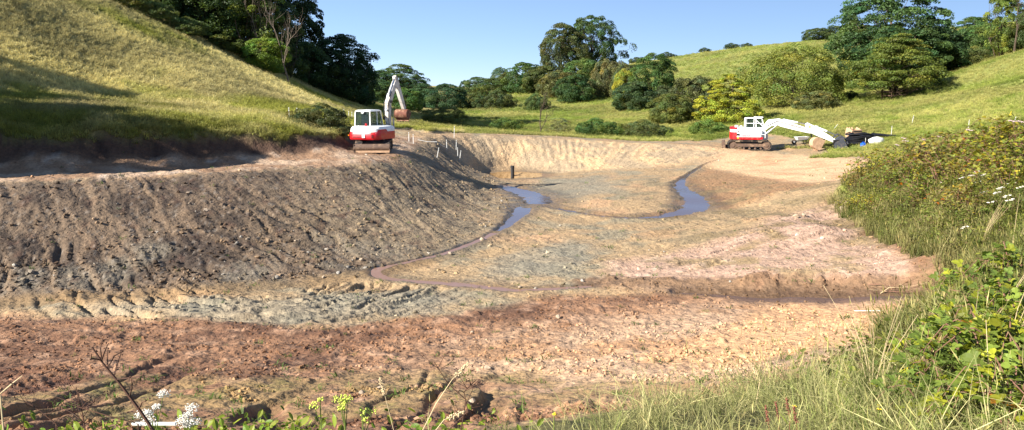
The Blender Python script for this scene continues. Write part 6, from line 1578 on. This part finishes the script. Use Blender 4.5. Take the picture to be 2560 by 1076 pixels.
branch([(2170, 716), (2230, 726), (2290, 716)], .010, CANE, 'pale dead branch lying along the channel lip', 1)
branch([(2200, 744), (2250, 730), (2320, 724)], .010, STRAW, 'dead branch half in the wet channel', 2)
branch([(2200, 735), (2270, 745), (2330, 735)], .010, CANE, 'brown dead branch crossing the wet channel end', 3)
branch([(2090, 505), (2140, 530), (2185, 520)], .015, STRAW, 'bleached branch at the foot of the mound tip', 4)
# larger single stones
def rock(px, py, s, col, label, group, seed):
    q = GT(px, py); bm = bmesh.new(); bmesh.ops.create_icosphere(bm, subdivisions=2, radius=.5); r = np.random.default_rng(800 + seed)
    pl = [(r.normal(size=3), .28 + .15 * r.random()) for _ in range(9)]
    for v in bm.verts:
        p = np.array(v.co)
        for nn, dd in pl:
            nn = nn / np.linalg.norm(nn); t = p @ nn
            if t > dd: p = p - nn * (t - dd)
        v.co = Vector(p * np.array([1, .85, .7]) * (1 + .05 * r.normal()))
    me = bpy.data.meshes.new('rock'); bm.to_mesh(me); bm.free(); me.materials.append(col); o = bpy.data.objects.new('rock', me); COL.objects.link(o); o.location = (q[0], q[1], q[2] + s * .18); o.scale = (s, s, s); o.rotation_euler = (r.normal() * .3, r.normal() * .3, r.random() * 6)
    tag(o, label, 'rock', group)
RKP = simple_mat('pale_rock', (160, 142, 120), .9, var=.2, scale=5, bump=.4); RKG = simple_mat('grey_rock', (150, 144, 134), .9, var=.3, scale=5, bump=.4)
for i, (px, py, s, m_, lab) in enumerate([(1205, 602, .28, RKP, 'pale rock at the stream edge by the left bank toe'), (1125, 636, .2, RKP, 'smaller pale rock in the narrow stream'), (905, 652, .2, RKP, 'white rock at the toe of the stony bank'), (846, 686, .2, RKG, 'grey rock at the edge of the muddy trickle'), (808, 697, .16, RKP, 'pale rock beside the muddy trickle below the stony bank'), (738, 605, .14, RKP, 'white stone on the lower stony bank'), (196, 455, .18, RKP, 'white stone on the lip of the bench'), (1396, 797, .18, RKP, 'pale stone on the brown soil in front of the stream'), (1455, 705, .16, RKG, 'rock beside the stream tail'), (1300, 722, .14, RKP, 'pale pebble in the stream bend')]):
    rock(px, py, s, m_, lab, None, i)
rub = [(2090, 515, .4), (2120, 512, .35), (2150, 520, .35), (2105, 525, .3), (1990, 545, .3), (2010, 540, .25), (2280, 603, .22), (2300, 606, .2), (2370, 645, .2), (1220, 925, .2), (1180, 1010, .16), (905, 985, .14), (950, 975, .14), (1180, 835, .14)]
for i, (px, py, s) in enumerate(rub): rock(px, py, s, RKP, 'pale lump of rubble at the foot of the weedy mound' if i < 4 else 'pale lump on the pink soil of the right bank' if i < 9 else 'pale clod on the red soil in front', 'pale rubble', 30 + i)
# white sticks on the ground
for i, (a, b_, lab) in enumerate([((332, 1060), (440, 1060), 'white cane lying in the weeds beside the white flowers'), ((2136, 783), (2205, 784), 'white cane lying on the orange soil')]):
    q1 = GT(*a); q2 = GT(*b_)
    if i == 0: q1 = P(*a, 5.2); q2 = P(*b_, 5.1)
    m_ = (q1 + q2) / 2; o = part('cane', POSTW, None, rod(q1 - m_, q2 - m_, .012, 6)); o.location = m_ + np.array((0, 0, .05 if i else 0)); tag(o, lab, 'cane')
# short green weeds in the near left corner
x, y, r = sample(2600, -36, 2, 5.0, 10.5, 213); k = (MUDAT(x, y) < .6) & (r.random(len(x)) < smooth(-1.5, -4, x) * .7 + .012); x, y = x[k], y[k]; n_ = len(x); g_ = r.random(n_)[:, None]
SP2 = [spray('spray', 85 + i, 22, .06, .09) for i in range(2)]
scatter('corner_weeds', SP2, np.stack([x, y, HZ(x, y)], 1), rots(n_, r, .2), .9 + .9 * r.random(n_), np.array([.09, .16, .015]) * (1 - g_) + np.array([.24, .26, .03]) * g_)
